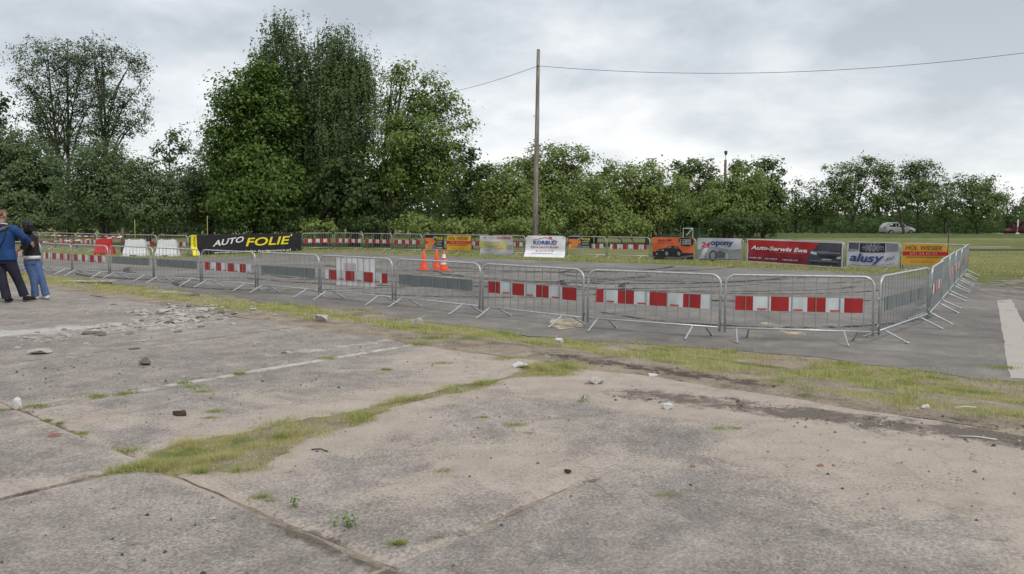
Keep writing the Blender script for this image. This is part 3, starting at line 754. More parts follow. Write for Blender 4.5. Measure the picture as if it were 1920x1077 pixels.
def hol(A, B, x0, x1, y0, y1, label, big):
    b = Banner('sponsor_banner', label, hung(x0, x1, A, B, y0[0], y0[1], y1[0], y1[1]), (0.66, 0.36, 0.045), 0.010, 0.8)
    b.rect(-0.005, 0.44, 1.005, 0.64, (0.52, 0.025, 0.035))
    b.text('HOL WIESIEK', 0.06, 0.71, 0.91, 0.93, (0.16, 0.075, 0.02), 0.3, 0.01)
    b.text('601 64 66 02', 0.17, 0.475, 0.79, 0.605, (0.74, 0.32, 0.20), 0, 0.005)
    b.text('HOLOWANIE BYDGOSZCZ', 0.09, 0.32, 0.90, 0.39, (0.16, 0.09, 0.02), 0, 0.02)
    b.scrawl(0.20, 0.07, 0.72, 0.22, (0.62, 0.24, 0.05), 9, 3)
hol(FAR[12], FAR[10], 840, 884.5, (441.8, 442), (469.5, 470), 'small orange banner with red stripe near the traffic cones', False)
hol(FAR[1], FAR[0], 1691, 1774, (457.5, 459), (496, 496), 'orange banner with red stripe at the right end of far row', True)
# pale yellow-white banner
b = Banner('sponsor_banner', 'pale grey and yellow text banner with red heading', hung(901, 963, FAR[11], FAR[9], 442, 443, 480, 480), (0.56, 0.56, 0.54), 0.02, 2.9)
b.rect(0.01, 0.36, 0.80, 0.72, (0.60, 0.52, 0.13)); b.rect(0.09, 0.44, 0.70, 0.70, (0.55, 0.52, 0.33)); b.poly([(0.52, 0.33), (0.74, 0.36), (0.72, 0.46), (0.50, 0.43)], (0.68, 0.44, 0.07))
b.rect(0.82, 0.32, 0.98, 0.56, (0.34, 0.31, 0.33)); b.rect(0.02, 0.04, 0.98, 0.16, (0.47, 0.48, 0.56)); b.rect(0.42, 0.05, 0.56, 0.18, (0.5, 0.58, 0.6))
b.scrawl(0.12, 0.86, 0.20, 0.94, (0.42, 0.10, 0.16), 3, 5); b.scrawl(0.27, 0.875, 0.48, 0.925, (0.5, 0.2, 0.25), 8, 6)
b.text('DARBUD!', 0.52, 0.845, 0.95, 0.95, (0.50, 0.02, 0.07), 0, 0.03)
for (y, x0, x1) in ((0.675, 0.11, 0.62), (0.60, 0.14, 0.60), (0.52, 0.11, 0.66), (0.455, 0.22, 0.56), (0.38, 0.30, 0.50), (0.25, 0.05, 0.32), (0.11, 0.03, 0.40)):
    b.rect(x0, y - 0.012, x1, y + 0.012, (0.34, 0.32, 0.22) if y > 0.3 else (0.36, 0.37, 0.42))
# white KORBUD banner draped with its foot on the ground
def drape(a, t):
    k = max(0, 0.26 - t) / 0.26
    e = max(0.0, 0.03 - t) * 0
    cut = 0.10 * (max(0, t - 0.86) / 0.14)
    return (-0.10 * k + (cut if a < 0.04 else (-cut if a > 0.96 else 0)), -0.55 * k, 0.0)
b = Banner('sponsor_banner', 'white banner with red roof line over bold blue lettering', hung(986, 1061, FAR[9], FAR[8], 442, 443, 486, 487, 0.07), (0.74, 0.74, 0.76), 0.016, 4.1, drape)
for pts in ([(0.20, 0.80), (0.20, 0.775), (0.505, 0.905), (0.505, 0.935)], [(0.505, 0.935), (0.505, 0.905), (0.82, 0.73), (0.82, 0.755)], [(0.59, 0.90), (0.59, 0.955), (0.66, 0.955), (0.66, 0.86)]):
    b.poly(pts, (0.52, 0.03, 0.05))
b.text('KORBUD', 0.21, 0.58, 0.79, 0.77, (0.03, 0.08, 0.32), 0, 0.035)
b.text('OKNA DRZWI BRAMY', 0.14, 0.41, 0.84, 0.50, (0.52, 0.06, 0.08), 0, 0.02)
b.text('tel. 52 345 37 90', 0.27, 0.24, 0.71, 0.32, (0.20, 0.20, 0.30), 0, 0.01)
b.scrawl(0.18, 0.160, 0.71, 0.192, (0.26, 0.24, 0.34), 16, 4)
b.rect(0.03, 0.145, 0.97, 0.15, (0.5, 0.35, 0.42))
# orange banner with a black car
b = Banner('sponsor_banner', 'orange banner with printed black car and black speech shape', hung(1223, 1300, FAR[6], FAR[5], 445, 446, 486.5, 487), (0.62, 0.13, 0.045), 0.012, 5.0)
b.poly([(0.0, 0.0), (1.0, 0.0), (1.0, 0.30), (0.70, 0.31), (0.10, 0.33), (0.0, 0.36)], (0.035, 0.028, 0.032))
b.poly([(0.72, 0.05), (0.99, 0.14), (0.99, 0.22), (0.66, 0.12)], (0.16, 0.13, 0.17)); b.poly([(0.30, 0.04), (0.72, 0.02), (0.70, 0.10), (0.34, 0.12)], (0.14, 0.12, 0.12))
b.poly([(0.08, 0.16), (0.09, 0.36), (0.14, 0.45), (0.33, 0.52), (0.40, 0.61), (0.52, 0.63), (0.62, 0.58), (0.67, 0.48), (0.72, 0.38), (0.72, 0.20), (0.40, 0.14)], (0.022, 0.02, 0.026))
b.poly([(0.34, 0.51), (0.41, 0.59), (0.47, 0.60), (0.46, 0.52)], (0.16, 0.17, 0.2)); b.poly([(0.53, 0.52), (0.54, 0.59), (0.61, 0.55), (0.63, 0.49)], (0.10, 0.15, 0.15))
b.poly([(0.23, 0.43), (0.30, 0.44), (0.29, 0.405), (0.24, 0.40)], (0.5, 0.5, 0.55)); b.poly([(0.09, 0.27), (0.13, 0.27), (0.12, 0.22), (0.09, 0.23)], (0.5, 0.55, 0.6))
b.poly([(0.12, 0.42), (0.21, 0.40), (0.21, 0.385), (0.12, 0.40)], (0.35, 0.36, 0.4))
for cx in (0.36, 0.655): b.disc(cx, 0.27, 0.035, 0.085, (0.36, 0.34, 0.38)); b.disc(cx, 0.27, 0.016, 0.04, (0.08, 0.07, 0.09))
b.text('Auto-Mo', 0.13, 0.80, 0.48, 0.93, (0.16, 0.03, 0.03), 0.3, 0.02, slope=0.02); b.scrawl(0.12, 0.71, 0.55, 0.765, (0.40, 0.06, 0.03), 12, 7)
b.poly([(0.63, 0.86), (0.66, 0.97), (0.80, 1.0), (0.97, 0.97), (1.0, 0.85), (0.98, 0.68), (0.86, 0.62), (0.70, 0.65)], (0.02, 0.018, 0.028))
for y in (0.895, 0.81, 0.72): b.rect(0.67, y - 0.022, 0.70, y + 0.022, (0.55, 0.55, 0.58)); b.scrawl(0.73, y - 0.028, 0.95, y + 0.028, (0.62, 0.62, 0.66), 8, int(y * 100))
# silver-grey tyre banner
b = Banner('sponsor_banner', 'silver grey banner with red number and blue lettering', hung(1308, 1389, FAR[5], FAR[4], 446, 447, 488, 488), (0.50, 0.51, 0.55), 0.02, 5.9)
b.poly([(0.0, 0.0), (1.0, 0.04), (1.0, 0.52), (0.72, 0.46), (0.50, 0.58), (0.22, 0.62), (0.0, 0.46)], (0.27, 0.28, 0.30))
b.poly([(0.03, 0.05), (0.14, 0.05), (0.26, 0.56), (0.16, 0.54)], (0.58, 0.58, 0.60)); b.poly([(0.42, 0.10), (0.62, 0.10), (0.64, 0.30), (0.52, 0.46), (0.42, 0.36)], (0.10, 0.10, 0.11))
b.disc(0.36, 0.20, 0.085, 0.26, (0.055, 0.055, 0.06)); b.disc(0.36, 0.19, 0.055, 0.18, (0.22, 0.22, 0.24)); b.poly([(0.66, 0.04), (0.72, 0.04), (0.70, 0.32), (0.66, 0.30)], (0.42, 0.43, 0.44))
b.poly([(0.0, 0.0), (1.0, 0.0), (1.0, 0.05), (0.0, 0.06)], (0.15, 0.15, 0.17))
b.text('24', 0.08, 0.58, 0.29, 0.82, (0.50, 0.035, 0.05), 0.15, 0.03); b.text('opony', 0.30, 0.60, 0.83, 0.86, (0.06, 0.07, 0.26), 0.1, 0.03); b.text('.pl', 0.85, 0.66, 0.90, 0.78, (0.5, 0.4, 0.2), 0.1, 0.0)
# dark red banner with a car front
b = Banner('sponsor_banner', 'long dark red banner with white lettering and printed car front', hung(1402, 1581, FAR[4], FAR[2], 447.5, 455, 490.5, 503, 0.09), (0.70, 0.66, 0.66), 0.015, 0.2)
b.rect(0.012, 0.04, 0.988, 0.965, (0.30, 0.018, 0.035)); b.poly([(0.012, 0.62), (0.78, 0.62), (0.80, 0.965), (0.012, 0.965)], (0.44, 0.028, 0.03)); b.poly([(0.012, 0.04), (0.66, 0.04), (0.66, 0.30), (0.012, 0.30)], (0.20, 0.022, 0.045))
b.poly([(0.66, 0.04), (0.988, 0.04), (0.988, 0.965), (0.78, 0.965), (0.74, 0.78), (0.70, 0.60), (0.665, 0.48)], (0.06, 0.062, 0.085))
b.poly([(0.76, 0.74), (0.79, 0.93), (0.975, 0.93), (0.975, 0.66), (0.80, 0.64)], (0.085, 0.085, 0.11)); b.poly([(0.70, 0.60), (0.80, 0.63), (0.98, 0.60), (0.98, 0.54), (0.78, 0.52)], (0.19, 0.19, 0.25))
b.poly([(0.69, 0.50), (0.69, 0.60), (0.745, 0.56), (0.75, 0.46)], (0.50, 0.58, 0.64)); b.poly([(0.94, 0.40), (0.985, 0.46), (0.985, 0.36), (0.945, 0.34)], (0.50, 0.56, 0.62))
b.poly([(0.76, 0.47), (0.93, 0.46), (0.92, 0.36), (0.78, 0.36)], (0.025, 0.025, 0.03)); b.rect(0.80, 0.27, 0.89, 0.32, (0.42, 0.42, 0.46)); b.rect(0.70, 0.10, 0.95, 0.18, (0.02, 0.02, 0.025)); b.rect(0.69, 0.22, 0.97, 0.235, (0.3, 0.3, 0.34))
b.text('Auto-Serwis Ewa', 0.045, 0.55, 0.655, 0.73, (0.78, 0.76, 0.76), 0.25, 0.035, slope=-0.03)
b.rect(0.26, 0.47, 0.63, 0.49, (0.50, 0.16, 0.16))
b.scrawl(0.03, 0.16, 0.17, 0.225, (0.58, 0.50, 0.52), 8, 11); b.scrawl(0.21, 0.155, 0.35, 0.22, (0.58, 0.50, 0.52), 8, 12); b.scrawl(0.40, 0.155, 0.56, 0.22, (0.58, 0.50, 0.52), 9, 13)
# alusy banner
def sag(a, t): return (0, 0, -0.10 * math.sin(math.pi * min(1, max(0, a))) * (1 - t))
b = Banner('sponsor_banner', 'white banner with alloy wheel print above blue slanted lettering', hung(1587, 1684, FAR[2], FAR[1], 455, 456.5, 497, 496), (0.60, 0.60, 0.64), 0.014, 3.3, sag)
b.rect(0.03, 0.72, 0.24, 0.985, (0.09, 0.085, 0.11)); b.poly([(0.02, 0.60), (0.24, 0.66), (0.24, 0.73), (0.02, 0.73)], (0.26, 0.26, 0.29)); b.rect(0.26, 0.60, 0.74, 0.985, (0.03, 0.032, 0.04)); b.rect(0.755, 0.62, 0.985, 0.985, (0.25, 0.26, 0.30))
b.rect(0.742, 0.64, 0.754, 0.985, (0.66, 0.66, 0.7))
for k in range(14):
    a = 2 * math.pi * k / 14; c_, s_ = math.cos(a), math.sin(a); q = 0.012
    pts = [(0.51 + 0.05 * c_ - q * s_, 0.80 + 0.05 * s_ + q * c_ * 0.8), (0.51 + 0.05 * c_ + q * s_, 0.80 + 0.05 * s_ - q * c_ * 0.8), (0.51 + 0.20 * c_ + q * s_, 0.80 + 0.175 * s_ - q * c_), (0.51 + 0.20 * c_ - q * s_, 0.80 + 0.175 * s_ + q * c_)]
    b.poly(pts, (0.36, 0.36, 0.42))
b.disc(0.51, 0.80, 0.05, 0.06, (0.12, 0.14, 0.14))
b.text('alusy', 0.07, 0.10, 0.74, 0.56, (0.045, 0.05, 0.25), 0.3, 0.02); b.text('.pl', 0.75, 0.22, 0.93, 0.42, (0.05, 0.05, 0.09), 0.3, 0.0)
b.scrawl(0.06, 0.045, 0.95, 0.09, (0.24, 0.25, 0.40), 30, 14)
# white reverse of a banner on the near row, behind the bars
A_, B_ = NEAR[7], NEAR[8]
cs = [Vector(q) for q in hung(630, 704, A_, B_, 480.5, 482.5, 534, 539, -0.035)]
b = Banner('reversed_banner', 'white banner seen from behind with pink show-through on near barrier', cs, (0.80, 0.78, 0.80), 0.010, 1.0)
b.rect(0.20, 0.55, 0.48, 0.76, (0.64, 0.53, 0.54)); b.rect(0.60, 0.30, 0.92, 0.50, (0.63, 0.54, 0.57)); b.poly([(0.1, 0.2), (0.5, 0.22), (0.5, 0.32), (0.12, 0.30)], (0.57, 0.58, 0.66))

# ================================================================== CONES, WATER BARRIERS, TAPE
m_orange = M('cone_orange', (0.78, 0.085, 0.018), 0.45, 0, 0.4, 0.08, 4); m_conew = M('cone_white', (0.75, 0.75, 0.75), 0.4, 0, 0.5, 0.05, 5)
def cone(px, py, striped, label):
    x, y = G(px, py, ASP); o_ = empty('traffic_cone', (x, y, ASP), random.uniform(-.5, .5)); tag(o_, label, 'cone', 'traffic cones on the asphalt')
    b = MB(); n = 8; ring = []
    for (h, z) in ((0.21, 0.0), (0.21, 0.03), (0.17, 0.045)):
        pts = []
        for k in range(32):
            a = 2 * math.pi * k / 32; c_, s_ = math.cos(a), math.sin(a); m_ = max(abs(c_), abs(s_)); rr = min(h / m_, h * 1.25)
            pts.append((rr * c_, rr * s_, z))
        ring.append(pts)
    V = sum(ring, []); F = [(i*32+j, i*32+(j+1) % 32, (i+1)*32+(j+1) % 32, (i+1)*32+j) for i in range(2) for j in range(32)] + [tuple(range(31, -1, -1)), tuple(64 + j for j in range(32))]
    b.add(V, F); b.obj('base', m_orange, o_)
    r = lambda z: 0.155 - 0.125 * (z - 0.045) / 0.73
    b = MB(); b.rings([(0, 0, 0.045, 0.165, 0.165, 0), (0, 0, 0.075, r(0.075), r(0.075), 0), (0, 0, 0.40, r(.40), r(.40), 0), (0, 0, 0.765, r(.765), r(.765), 0), (0, 0, 0.775, 0.022, 0.022, 0)], 24)
    b.obj('cone_body', m_orange, o_, True)
    if striped:
        for (a, c_) in ((0.25, 0.40), (0.49, 0.63)):
            MB().rings([(0, 0, a, r(a) + .003, r(a) + .003, 0), (0, 0, c_, r(c_) + .003, r(c_) + .003, 0)], 24, cap=False).obj('reflective_band', m_conew, o_, True)
cone(795, 506, False, 'plain orange traffic cone, leftmost of the three'); cone(819, 504, False, 'plain orange traffic cone between two other cones'); cone(832.5, 508, True, 'orange traffic cone with two white bands')
m_wbw = M('water_barrier_white', (0.66, 0.67, 0.68), 0.5, 0, 0.4, 0.1, 3); m_wbr = M('water_barrier_red', (0.50, 0.03, 0.03), 0.5, 0, 0.4, 0.12, 3)
def water_barrier(px, py, w, m_, label, h=0.86):
    x, y = G(px, py, ASP); o_ = empty('water_barrier', (x, y, ASP), R(random.uniform(-4, 4))); tag(o_, label, 'barrier', 'plastic water-filled barriers')
    prof = [(-.25, 0), (-.25, .16), (-.20, .26), (-.11, .50), (-.09, h), (.09, h), (.11, .50), (.20, .26), (.25, .16), (.25, 0)]
    n = 25; V = []; F = []; k = len(prof)
    for i in range(n):
        t = i / (n - 1) - 0.5; flute = 0.82 + 0.18 * (1 if (i // 2) % 2 == 0 else 0)
        for (py_, z) in prof:
            taper = 1 - 0.24 * z / h
            fl = flute if 0.1 < z < h - 0.1 and 2 < i < n - 3 else 1
            V.append((t * w * taper, py_ * fl, z))
    for i in range(n - 1):
        for j in range(k): F.append((i*k+j, (i+1)*k+j, (i+1)*k+(j+1) % k, i*k+(j+1) % k))
    F += [tuple(range(k)), tuple((n-1)*k + j for j in range(k - 1, -1, -1))]
    MB().add(V, F).obj('barrier_shell', m_, o_)
    for sx in (-0.25, 0.25): MB().rings([(sx * w, 0, h, .05, .05, 0), (sx * w, 0, h + .03, .045, .045, 0)], 10).obj('filler_cap', m_, o_)
    MB().box((-0.16 * w, -0.255, -0.002), (0.12 * w, -0.245, 0.07)).obj('forklift_slot', M('slot_dark', (0.02, 0.02, 0.02), 0.8), o_)
water_barrier(255, 480.5, 1.24, m_wbw, 'white plastic water-filled barrier beside the taped post'); water_barrier(314.5, 481, 1.17, m_wbw, 'white plastic water-filled barrier next to yellow strip banner'); water_barrier(197, 478, 0.98, m_wbr, 'red plastic water-filled barrier left of the white ones')
m_post = mat_bark('weathered_post', (0.07, 0.045, 0.035), (0.18, 0.11, 0.085), 12)
def up_post(name, label, px, ytop, Y, rad, m_, cat, ground=ASP, group=None):
    x, zt = XZ(px, ytop, Y); o_ = MB().tube([(0, 0, -0.1), (0, 0, (zt - ground) * 0.5), (0.02, 0, zt - ground)], [rad, rad * .95, rad * .85], 8).obj(name, m_, None, True, (x, Y, ground)); return tag(o_, label, cat, group)
up_post('wooden_post', 'brown wooden post with barrier tape tied round it', 229, 428, 43.0, 0.085, m_post, 'post')
def tape(p0, p1, sag_, label, w=0.042):
    p0, p1 = Vector(p0), Vector(p1); L = (p1 - p0).length; n = int(L / 0.25); b = MB(); q = []
    for i in range(n + 1):
        t = i / n; p = p0.lerp(p1, t); p.z -= sag_ * 4 * t * (1 - t); q.append((p, w * (0.5 + 0.12 * math.sin(i * 0.9))))
    for i in range(n):
        (a, ha), (c_, hc) = q[i], q[i + 1]; tw = 0.02 * math.sin(i * 0.7)
        b.add([(a.x, a.y, a.z - ha), (c_.x, c_.y + tw, c_.z - hc), (c_.x, c_.y - tw, c_.z + hc), (a.x, a.y, a.z + ha)], [(0, 1, 2, 3)], i % 2)
    o_ = b.obj('barrier_tape', [M('tape_white', (0.7, 0.68, 0.68), 0.4), M('tape_red', (0.55, 0.06, 0.06), 0.4)]); tag(o_, label, 'tape')
def at3(px, py, Y): x, z = XZ(px, py, Y); return (x, Y, z)
tape(at3(60, 439.5, 45.5), at3(229, 443, 42.9), 0.05, 'upper red-white barrier tape strung to the wooden post')
tape(at3(60, 454, 41.5), at3(229, 444.5, 42.88), 0.04, 'lower red-white barrier tape strung to the wooden post')

# ================================================================== POLES AND WIRES
m_pole = mat_bark('weathered_concrete_pole', (0.135, 0.115, 0.10), (0.30, 0.27, 0.24), 6, 0.12)
PY = 46.0
bx, _ = XZ(1002.5, 470, PY); tx, tz = XZ(1009.5, 93, PY)
o = empty('utility_pole', (bx, PY, ASP)); tag(o, 'tall leaning weathered utility pole behind the white house-logo banner', 'pole')
h = tz - ASP; lx = tx - bx
MB().tube([(0, 0, -0.3), (lx * .25, 0, h * .25), (lx * .55, 0, h * .55), (lx * .8, 0, h * .8), (lx, 0, h)], [0.165, 0.15, 0.125, 0.105, 0.095], 12).obj('shaft', m_pole, o, True)
MB().tube([(lx * .12 + .155, -0.02, h * .02), (lx * .5 + .128, -0.02, h * .55), (lx * .7 + .112, -0.02, h * .72)], 0.012, 5).obj('conduit', M('conduit_dark', (0.05, 0.045, 0.045), 0.7), o)
wx, wz = XZ(1008.7, 125, PY)
b = MB(); b.box((wx - bx - .02, -.16, wz - ASP - .06), (wx - bx + .02, -.09, wz - ASP + .06)); b.rings([(wx - bx, -.19, wz - ASP - .05, .03, .03, 0), (wx - bx, -.19, wz - ASP, .045, .045, 0), (wx - bx, -.19, wz - ASP + .05, .03, .03, 0)], 8); b.obj('insulator', M('insulator_brown', (0.10, 0.05, 0.035), 0.3), o)
bxx, bz = XZ(1004.5, 218, PY)
b = MB(); b.tube([(bxx - bx + .1, 0, bz - ASP), (bxx - bx - .10, -.05, bz - ASP)], .012, 5); b.rings([(bxx - bx - .10, -.05, bz - ASP - .06, .035, .035, 0), (bxx - bx - .10, -.05, bz - ASP + .05, .03, .03, 0)], 8); b.obj('white_insulator', M('insulator_white', (0.6, 0.6, 0.58), 0.3), o)
def wire(p0, p1, sag_, label, r=0.013):
    p0, p1 = Vector(p0), Vector(p1); pts = []
    for i in range(41):
        t = i / 40; p = p0.lerp(p1, t); p.z -= sag_ * 4 * t * (1 - t); pts.append(p)
    tag(MB().tube(pts, r, 5).obj('overhead_wire', M('wire_black', (0.03, 0.03, 0.033), 0.6), None, True), label, 'wire')
x1, z1 = XZ(2110, 72, 40.0); wire((wx, PY - .19, wz), (x1, 40.0, z1), 0.95, 'overhead wire running from the pole to the right edge')
x1, z1 = XZ(780, 184, 62.0); wire((wx, PY - .19, wz), (x1, 62.0, z1), 0.25, 'overhead wire running from the pole down into the trees')
lx0, _ = XZ(1357, 440, 76.0); _, lz = XZ(1357, 300, 76.0); _, lz2 = XZ(1357, 283, 76.0)
o = empty('street_lamp', (lx0, 76.0, ASP)); tag(o, 'thin lamp post with small dark lantern rising above the hedge', 'street lamp')
MB().tube([(0, 0, -.2), (0, 0, (lz - ASP) * .6), (0, 0, lz - ASP)], [.16, .13, .12], 8).obj('post', m_post, o, True)
MB().tube([(0, 0, lz - ASP), (0.02, 0, lz2 - ASP - .3)], .03, 6).obj('arm', m_steel2, o)
MB().rings([(0.02, 0, lz2 - ASP - .42, .06, .06, 0), (0.02, 0, lz2 - ASP - .3, .13, .13, 0), (0.02, 0, lz2 - ASP - .08, .17, .17, 0), (0.02, 0, lz2 - ASP, .10, .10, 0)], 10).obj('lantern', M('lantern_dark', (0.05, 0.05, 0.055), 0.4), o, True)

# ================================================================== TREES
def leaves_mesh(name, C, size, mat, rng, droop=0.0, elong=1.7, N=None):
    """one small rhombic leaf per centre in C (n,3); N: direction the leaf tends to face"""
    n = len(C)
    if N is None: N = np.zeros((n, 3)) + np.array((0, 0, 0.5))
    nn_ = N + rng.normal(size=(n, 3)) * 0.55; nn_ /= np.linalg.norm(nn_, axis=1)[:, None] + 1e-9
    r = rng.normal(size=(n, 3)); r[:, 2] -= droop * 2.5
    a = r - nn_ * (r * nn_).sum(1)[:, None]; a /= np.linalg.norm(a, axis=1)[:, None] + 1e-9
    b = np.cross(nn_, a)
    s = (size * (0.55 + 0.75 * rng.random(n)))[:, None]
    L = a * s * elong * 0.5; W = b * s * 0.5; k = nn_ * s * 0.10
    V = np.stack([C - L, C + W + k, C + L, C - W + k], 1).reshape(-1, 3)
    return mesh_np(name, V, np.arange(n * 4).reshape(n, 4), [mat])
m_bark = mat_bark('bark_grey_brown', (0.035, 0.028, 0.022), (0.11, 0.09, 0.07)); m_birch = mat_bark('bark_birch', (0.06, 0.055, 0.05), (0.50, 0.48, 0.45), 4.5, 1.6)
L_maple = mat_leaf('leaf_maple', (0.08, 0.138, 0.026), (0.15, 0.23, 0.052)); L_birch = mat_leaf('leaf_birch', (0.088, 0.132, 0.05), (0.155, 0.212, 0.084))
L_ash = mat_leaf('leaf_ash', (0.13, 0.198, 0.044), (0.222, 0.3, 0.084)); L_light = mat_leaf('leaf_light', (0.15, 0.205, 0.05), (0.262, 0.33, 0.1))
L_willow = mat_leaf('leaf_willow', (0.094, 0.138, 0.06), (0.176, 0.236, 0.106)); L_dark = mat_leaf('leaf_dark', (0.052, 0.09, 0.028), (0.098, 0.146, 0.046))
L_poplar = mat_leaf('leaf_poplar', (0.062, 0.096, 0.04), (0.122, 0.168, 0.068)); L_row = mat_leaf('leaf_row', (0.092, 0.144, 0.046), (0.182, 0.244, 0.082))
DM = 3.3
def tree(name, label, group, base_px, Y, lobes, leaf, bark, size, dens, trunk_r, seed, ground=ASP, droop=0.0, clump=0.55, hang=0.0, stems=1, shell=0.35, cat='tree', per=46, twig=True, depth=1.0):
    """lobes: (px, py, rx_px, ry_px[, dy]) ellipsoids of the crown; dens: clumps per cubic metre"""
    rng = np.random.default_rng(seed); sc = Y / FPX
    bx_, _ = XZ(base_px, 440, Y); root = empty(name, (bx_, Y, ground)); tag(root, label, cat, group)
    base = np.array((bx_, Y, ground))
    LB = []
    for lb in lobes:
        x, z = XZ(lb[0], lb[1], Y); dy = lb[4] if len(lb) > 4 else rng.uniform(-1, 1) * lb[2] * sc * 0.35
        LB.append((np.array((x, Y + dy, z)), lb[2] * sc, max(0.5, lb[2] * sc * depth), lb[3] * sc))
    tr = MB()
    zc = max(l[0][2] + l[3] for l in LB); 
    clumps = []; tips = []
    for (c, rx, ry, rz) in LB:
        vol = 4.19 * rx * ry * rz; n = max(6, int(vol * dens * DM))
        q = rng.normal(size=(n, 3)); q /= np.linalg.norm(q, axis=1)[:, None]
        rad = (rng.random(n) ** (shell))[:, None]
        wob = (0.80 + 0.42 * rng.random(n))[:, None]
        P_ = c + q * rad * wob * np.array((rx, ry, rz))
        P_ = P_[P_[:, 2] > ground + 0.25]
        clumps.append(P_)
    # trunk(s) and limbs
    tops = sorted(LB, key=lambda l: -(l[0][2] + l[3]))
    for s in range(stems):
        tgt = tops[s % len(tops)]; off = rng.normal(size=2) * 0.35 * (stems > 1)
        p0 = np.array((off[0], off[1], -0.2)); p3 = np.array((*(tgt[0][:2] - base[:2]), tgt[0][2] + 0.75 * tgt[3] - ground))
        p3[:2] = p0[:2] + (p3[:2] - p0[:2]) * 0.85
        p1 = p0 + (p3 - p0) * np.array((0.10, 0.10, 0.33)); p2 = p0 + (p3 - p0) * np.array((0.55, 0.55, 0.66))
        pts = []
        for t in np.linspace(0, 1, 12):
            pts.append((1-t)**3*p0 + 3*(1-t)**2*t*p1 + 3*(1-t)*t*t*p2 + t**3*p3 + (rng.normal(size=3) * 0.05 * (1 if 0 < t < 1 else 0)))
        rr = [trunk_r * (1.25 if i == 0 else 1) * (1 - 0.93 * i / 11) for i in range(12)]
        tr.tube(pts, rr, 8)
        for (c, rx, ry, rz) in LB:
            e_ = c - base; k = int(np.clip((e_[2] - rz * 0.7) / max(p3[2], .1) * 11 * 0.75, 2, 9)); st = np.array(pts[k])
            mid = st + (e_ - st) * 0.5 + np.array((0, 0, 0.12 * np.linalg.norm(e_ - st)))
            tr.tube([st, st * .75 + mid * .25 , mid, (mid + e_) / 2, e_], [rr[k] * .6, rr[k] * .5, rr[k] * .4, rr[k] * .26, rr[k] * .15], 6)
            tips.append((mid, rr[k] * .3)); tips.append((e_, rr[k] * .15)); tips.append((st * .5 + mid * .5, rr[k] * .4))
        for i in range(4, 12): tips.append((np.array(pts[i]), rr[i] * .5))
    TP = np.array([t[0] for t in tips]); allc = np.vstack(clumps) - base
    if twig:
        for p in allc[rng.random(len(allc)) < min(1, 260 / max(1, len(allc)))]:
            d_ = np.linalg.norm(TP - p, axis=1) + 0.7 * np.maximum(0, TP[:, 2] - p[2]); k = int(np.argmin(d_)); st = TP[k]
            mid = (st + p) / 2 + np.array((0, 0, 0.10 * d_[k]))
            r0 = min(0.05, max(0.02, tips[k][1])); tr.tube([st, mid, p], [r0, r0 * .6, r0 * .25], 4, cap=False)
    tr.obj('trunk', bark, root, True)
    # leaves
    C = []; NN = []; cen = np.array([np.mean(allc[:, 0]), np.mean(allc[:, 1]), np.percentile(allc[:, 2], 30)])
    for p in allc:
        n = int(per * (0.6 + 0.8 * rng.random())); k = clump * (0.6 + 0.8 * rng.random())
        q = rng.normal(size=(n, 3)) * k * np.array((0.55, 0.55, 0.42))
        if hang > 0:
            nst = max(3, n // 9); sx = rng.normal(size=(nst, 2)) * k * 0.75; ln = hang * (0.4 + rng.random(nst)); w = rng.integers(0, nst, n); t = rng.random(n)
            q = np.stack([sx[w, 0] + 0.05 * rng.normal(size=n), sx[w, 1] + 0.05 * rng.normal(size=n), -t * ln[w] + 0.3], 1)
        C.append(p + q); g_ = p - cen; g_ = g_ / (np.linalg.norm(g_) + 1e-6)
        NN.append(q / (k * .55 + .05) * 0.45 + g_ * 0.7 + np.array((0, 0, 0.45)))
    C = np.vstack(C); NN = np.vstack(NN); k = C[:, 2] > 0.05; C, NN = C[k], NN[k]
    obj('crown', leaves_mesh('crown', C, size, leaf, rng, droop, N=NN), root)
    return root, len(C)
NL = 0
def T(*a, **k):
    global NL
    r_, n_ = tree(*a, **k); NL += n_; return r_
gL, gM, gR = 'bushy trees on the left', 'tall trees in the central clump', 'trees in the row on the right'
# poplars far left with open crowns
T('poplar_tree', 'tall open poplar with sparse ragged crown, left of its twin', 'open poplars on the left', 118, 84, [(95, 120, 62, 45), (130, 110, 45, 40), (60, 175, 38, 55), (120, 200, 50, 60), (150, 160, 35, 60), (95, 270, 55, 45), (40, 150, 20, 25), (165, 125, 30, 40), (60, 230, 40, 40), (165, 200, 35, 50)], L_poplar, m_bark, 0.135, 0.27, 0.28, 11, clump=0.62, per=30, shell=0.5, stems=2)
T('poplar_tree', 'tall open poplar with sparse ragged crown, right of its twin', 'open poplars on the left', 205, 82, [(195, 105, 45, 38), (240, 115, 38, 42), (265, 160, 24, 65), (215, 190, 50, 60), (190, 255, 45, 45), (250, 230, 38, 40), (170, 95, 30, 25), (270, 220, 20, 40), (175, 160, 32, 45)], L_poplar, m_bark, 0.135, 0.27, 0.28, 12, clump=0.62, per=30, shell=0.5, stems=2)
T('poplar_tree', 'open poplar cut off by the left edge of the picture', 'open poplars on the left', -18, 84, [(-5, 200, 22, 22), (-20, 240, 35, 45), (5, 265, 25, 30), (-40, 190, 40, 60)], L_poplar, m_bark, 0.24, 0.14, 0.2, 13, clump=0.7, shell=0.5)
T('sapling_tree', 'small thin see-through tree between poplars and big clump', gL, 318, 80, [(318, 250, 26, 26), (325, 295, 30, 30), (300, 280, 18, 30), (345, 275, 16, 22)], L_poplar, m_bark, 0.22, 0.16, 0.12, 14, clump=0.6, shell=0.5, per=30)
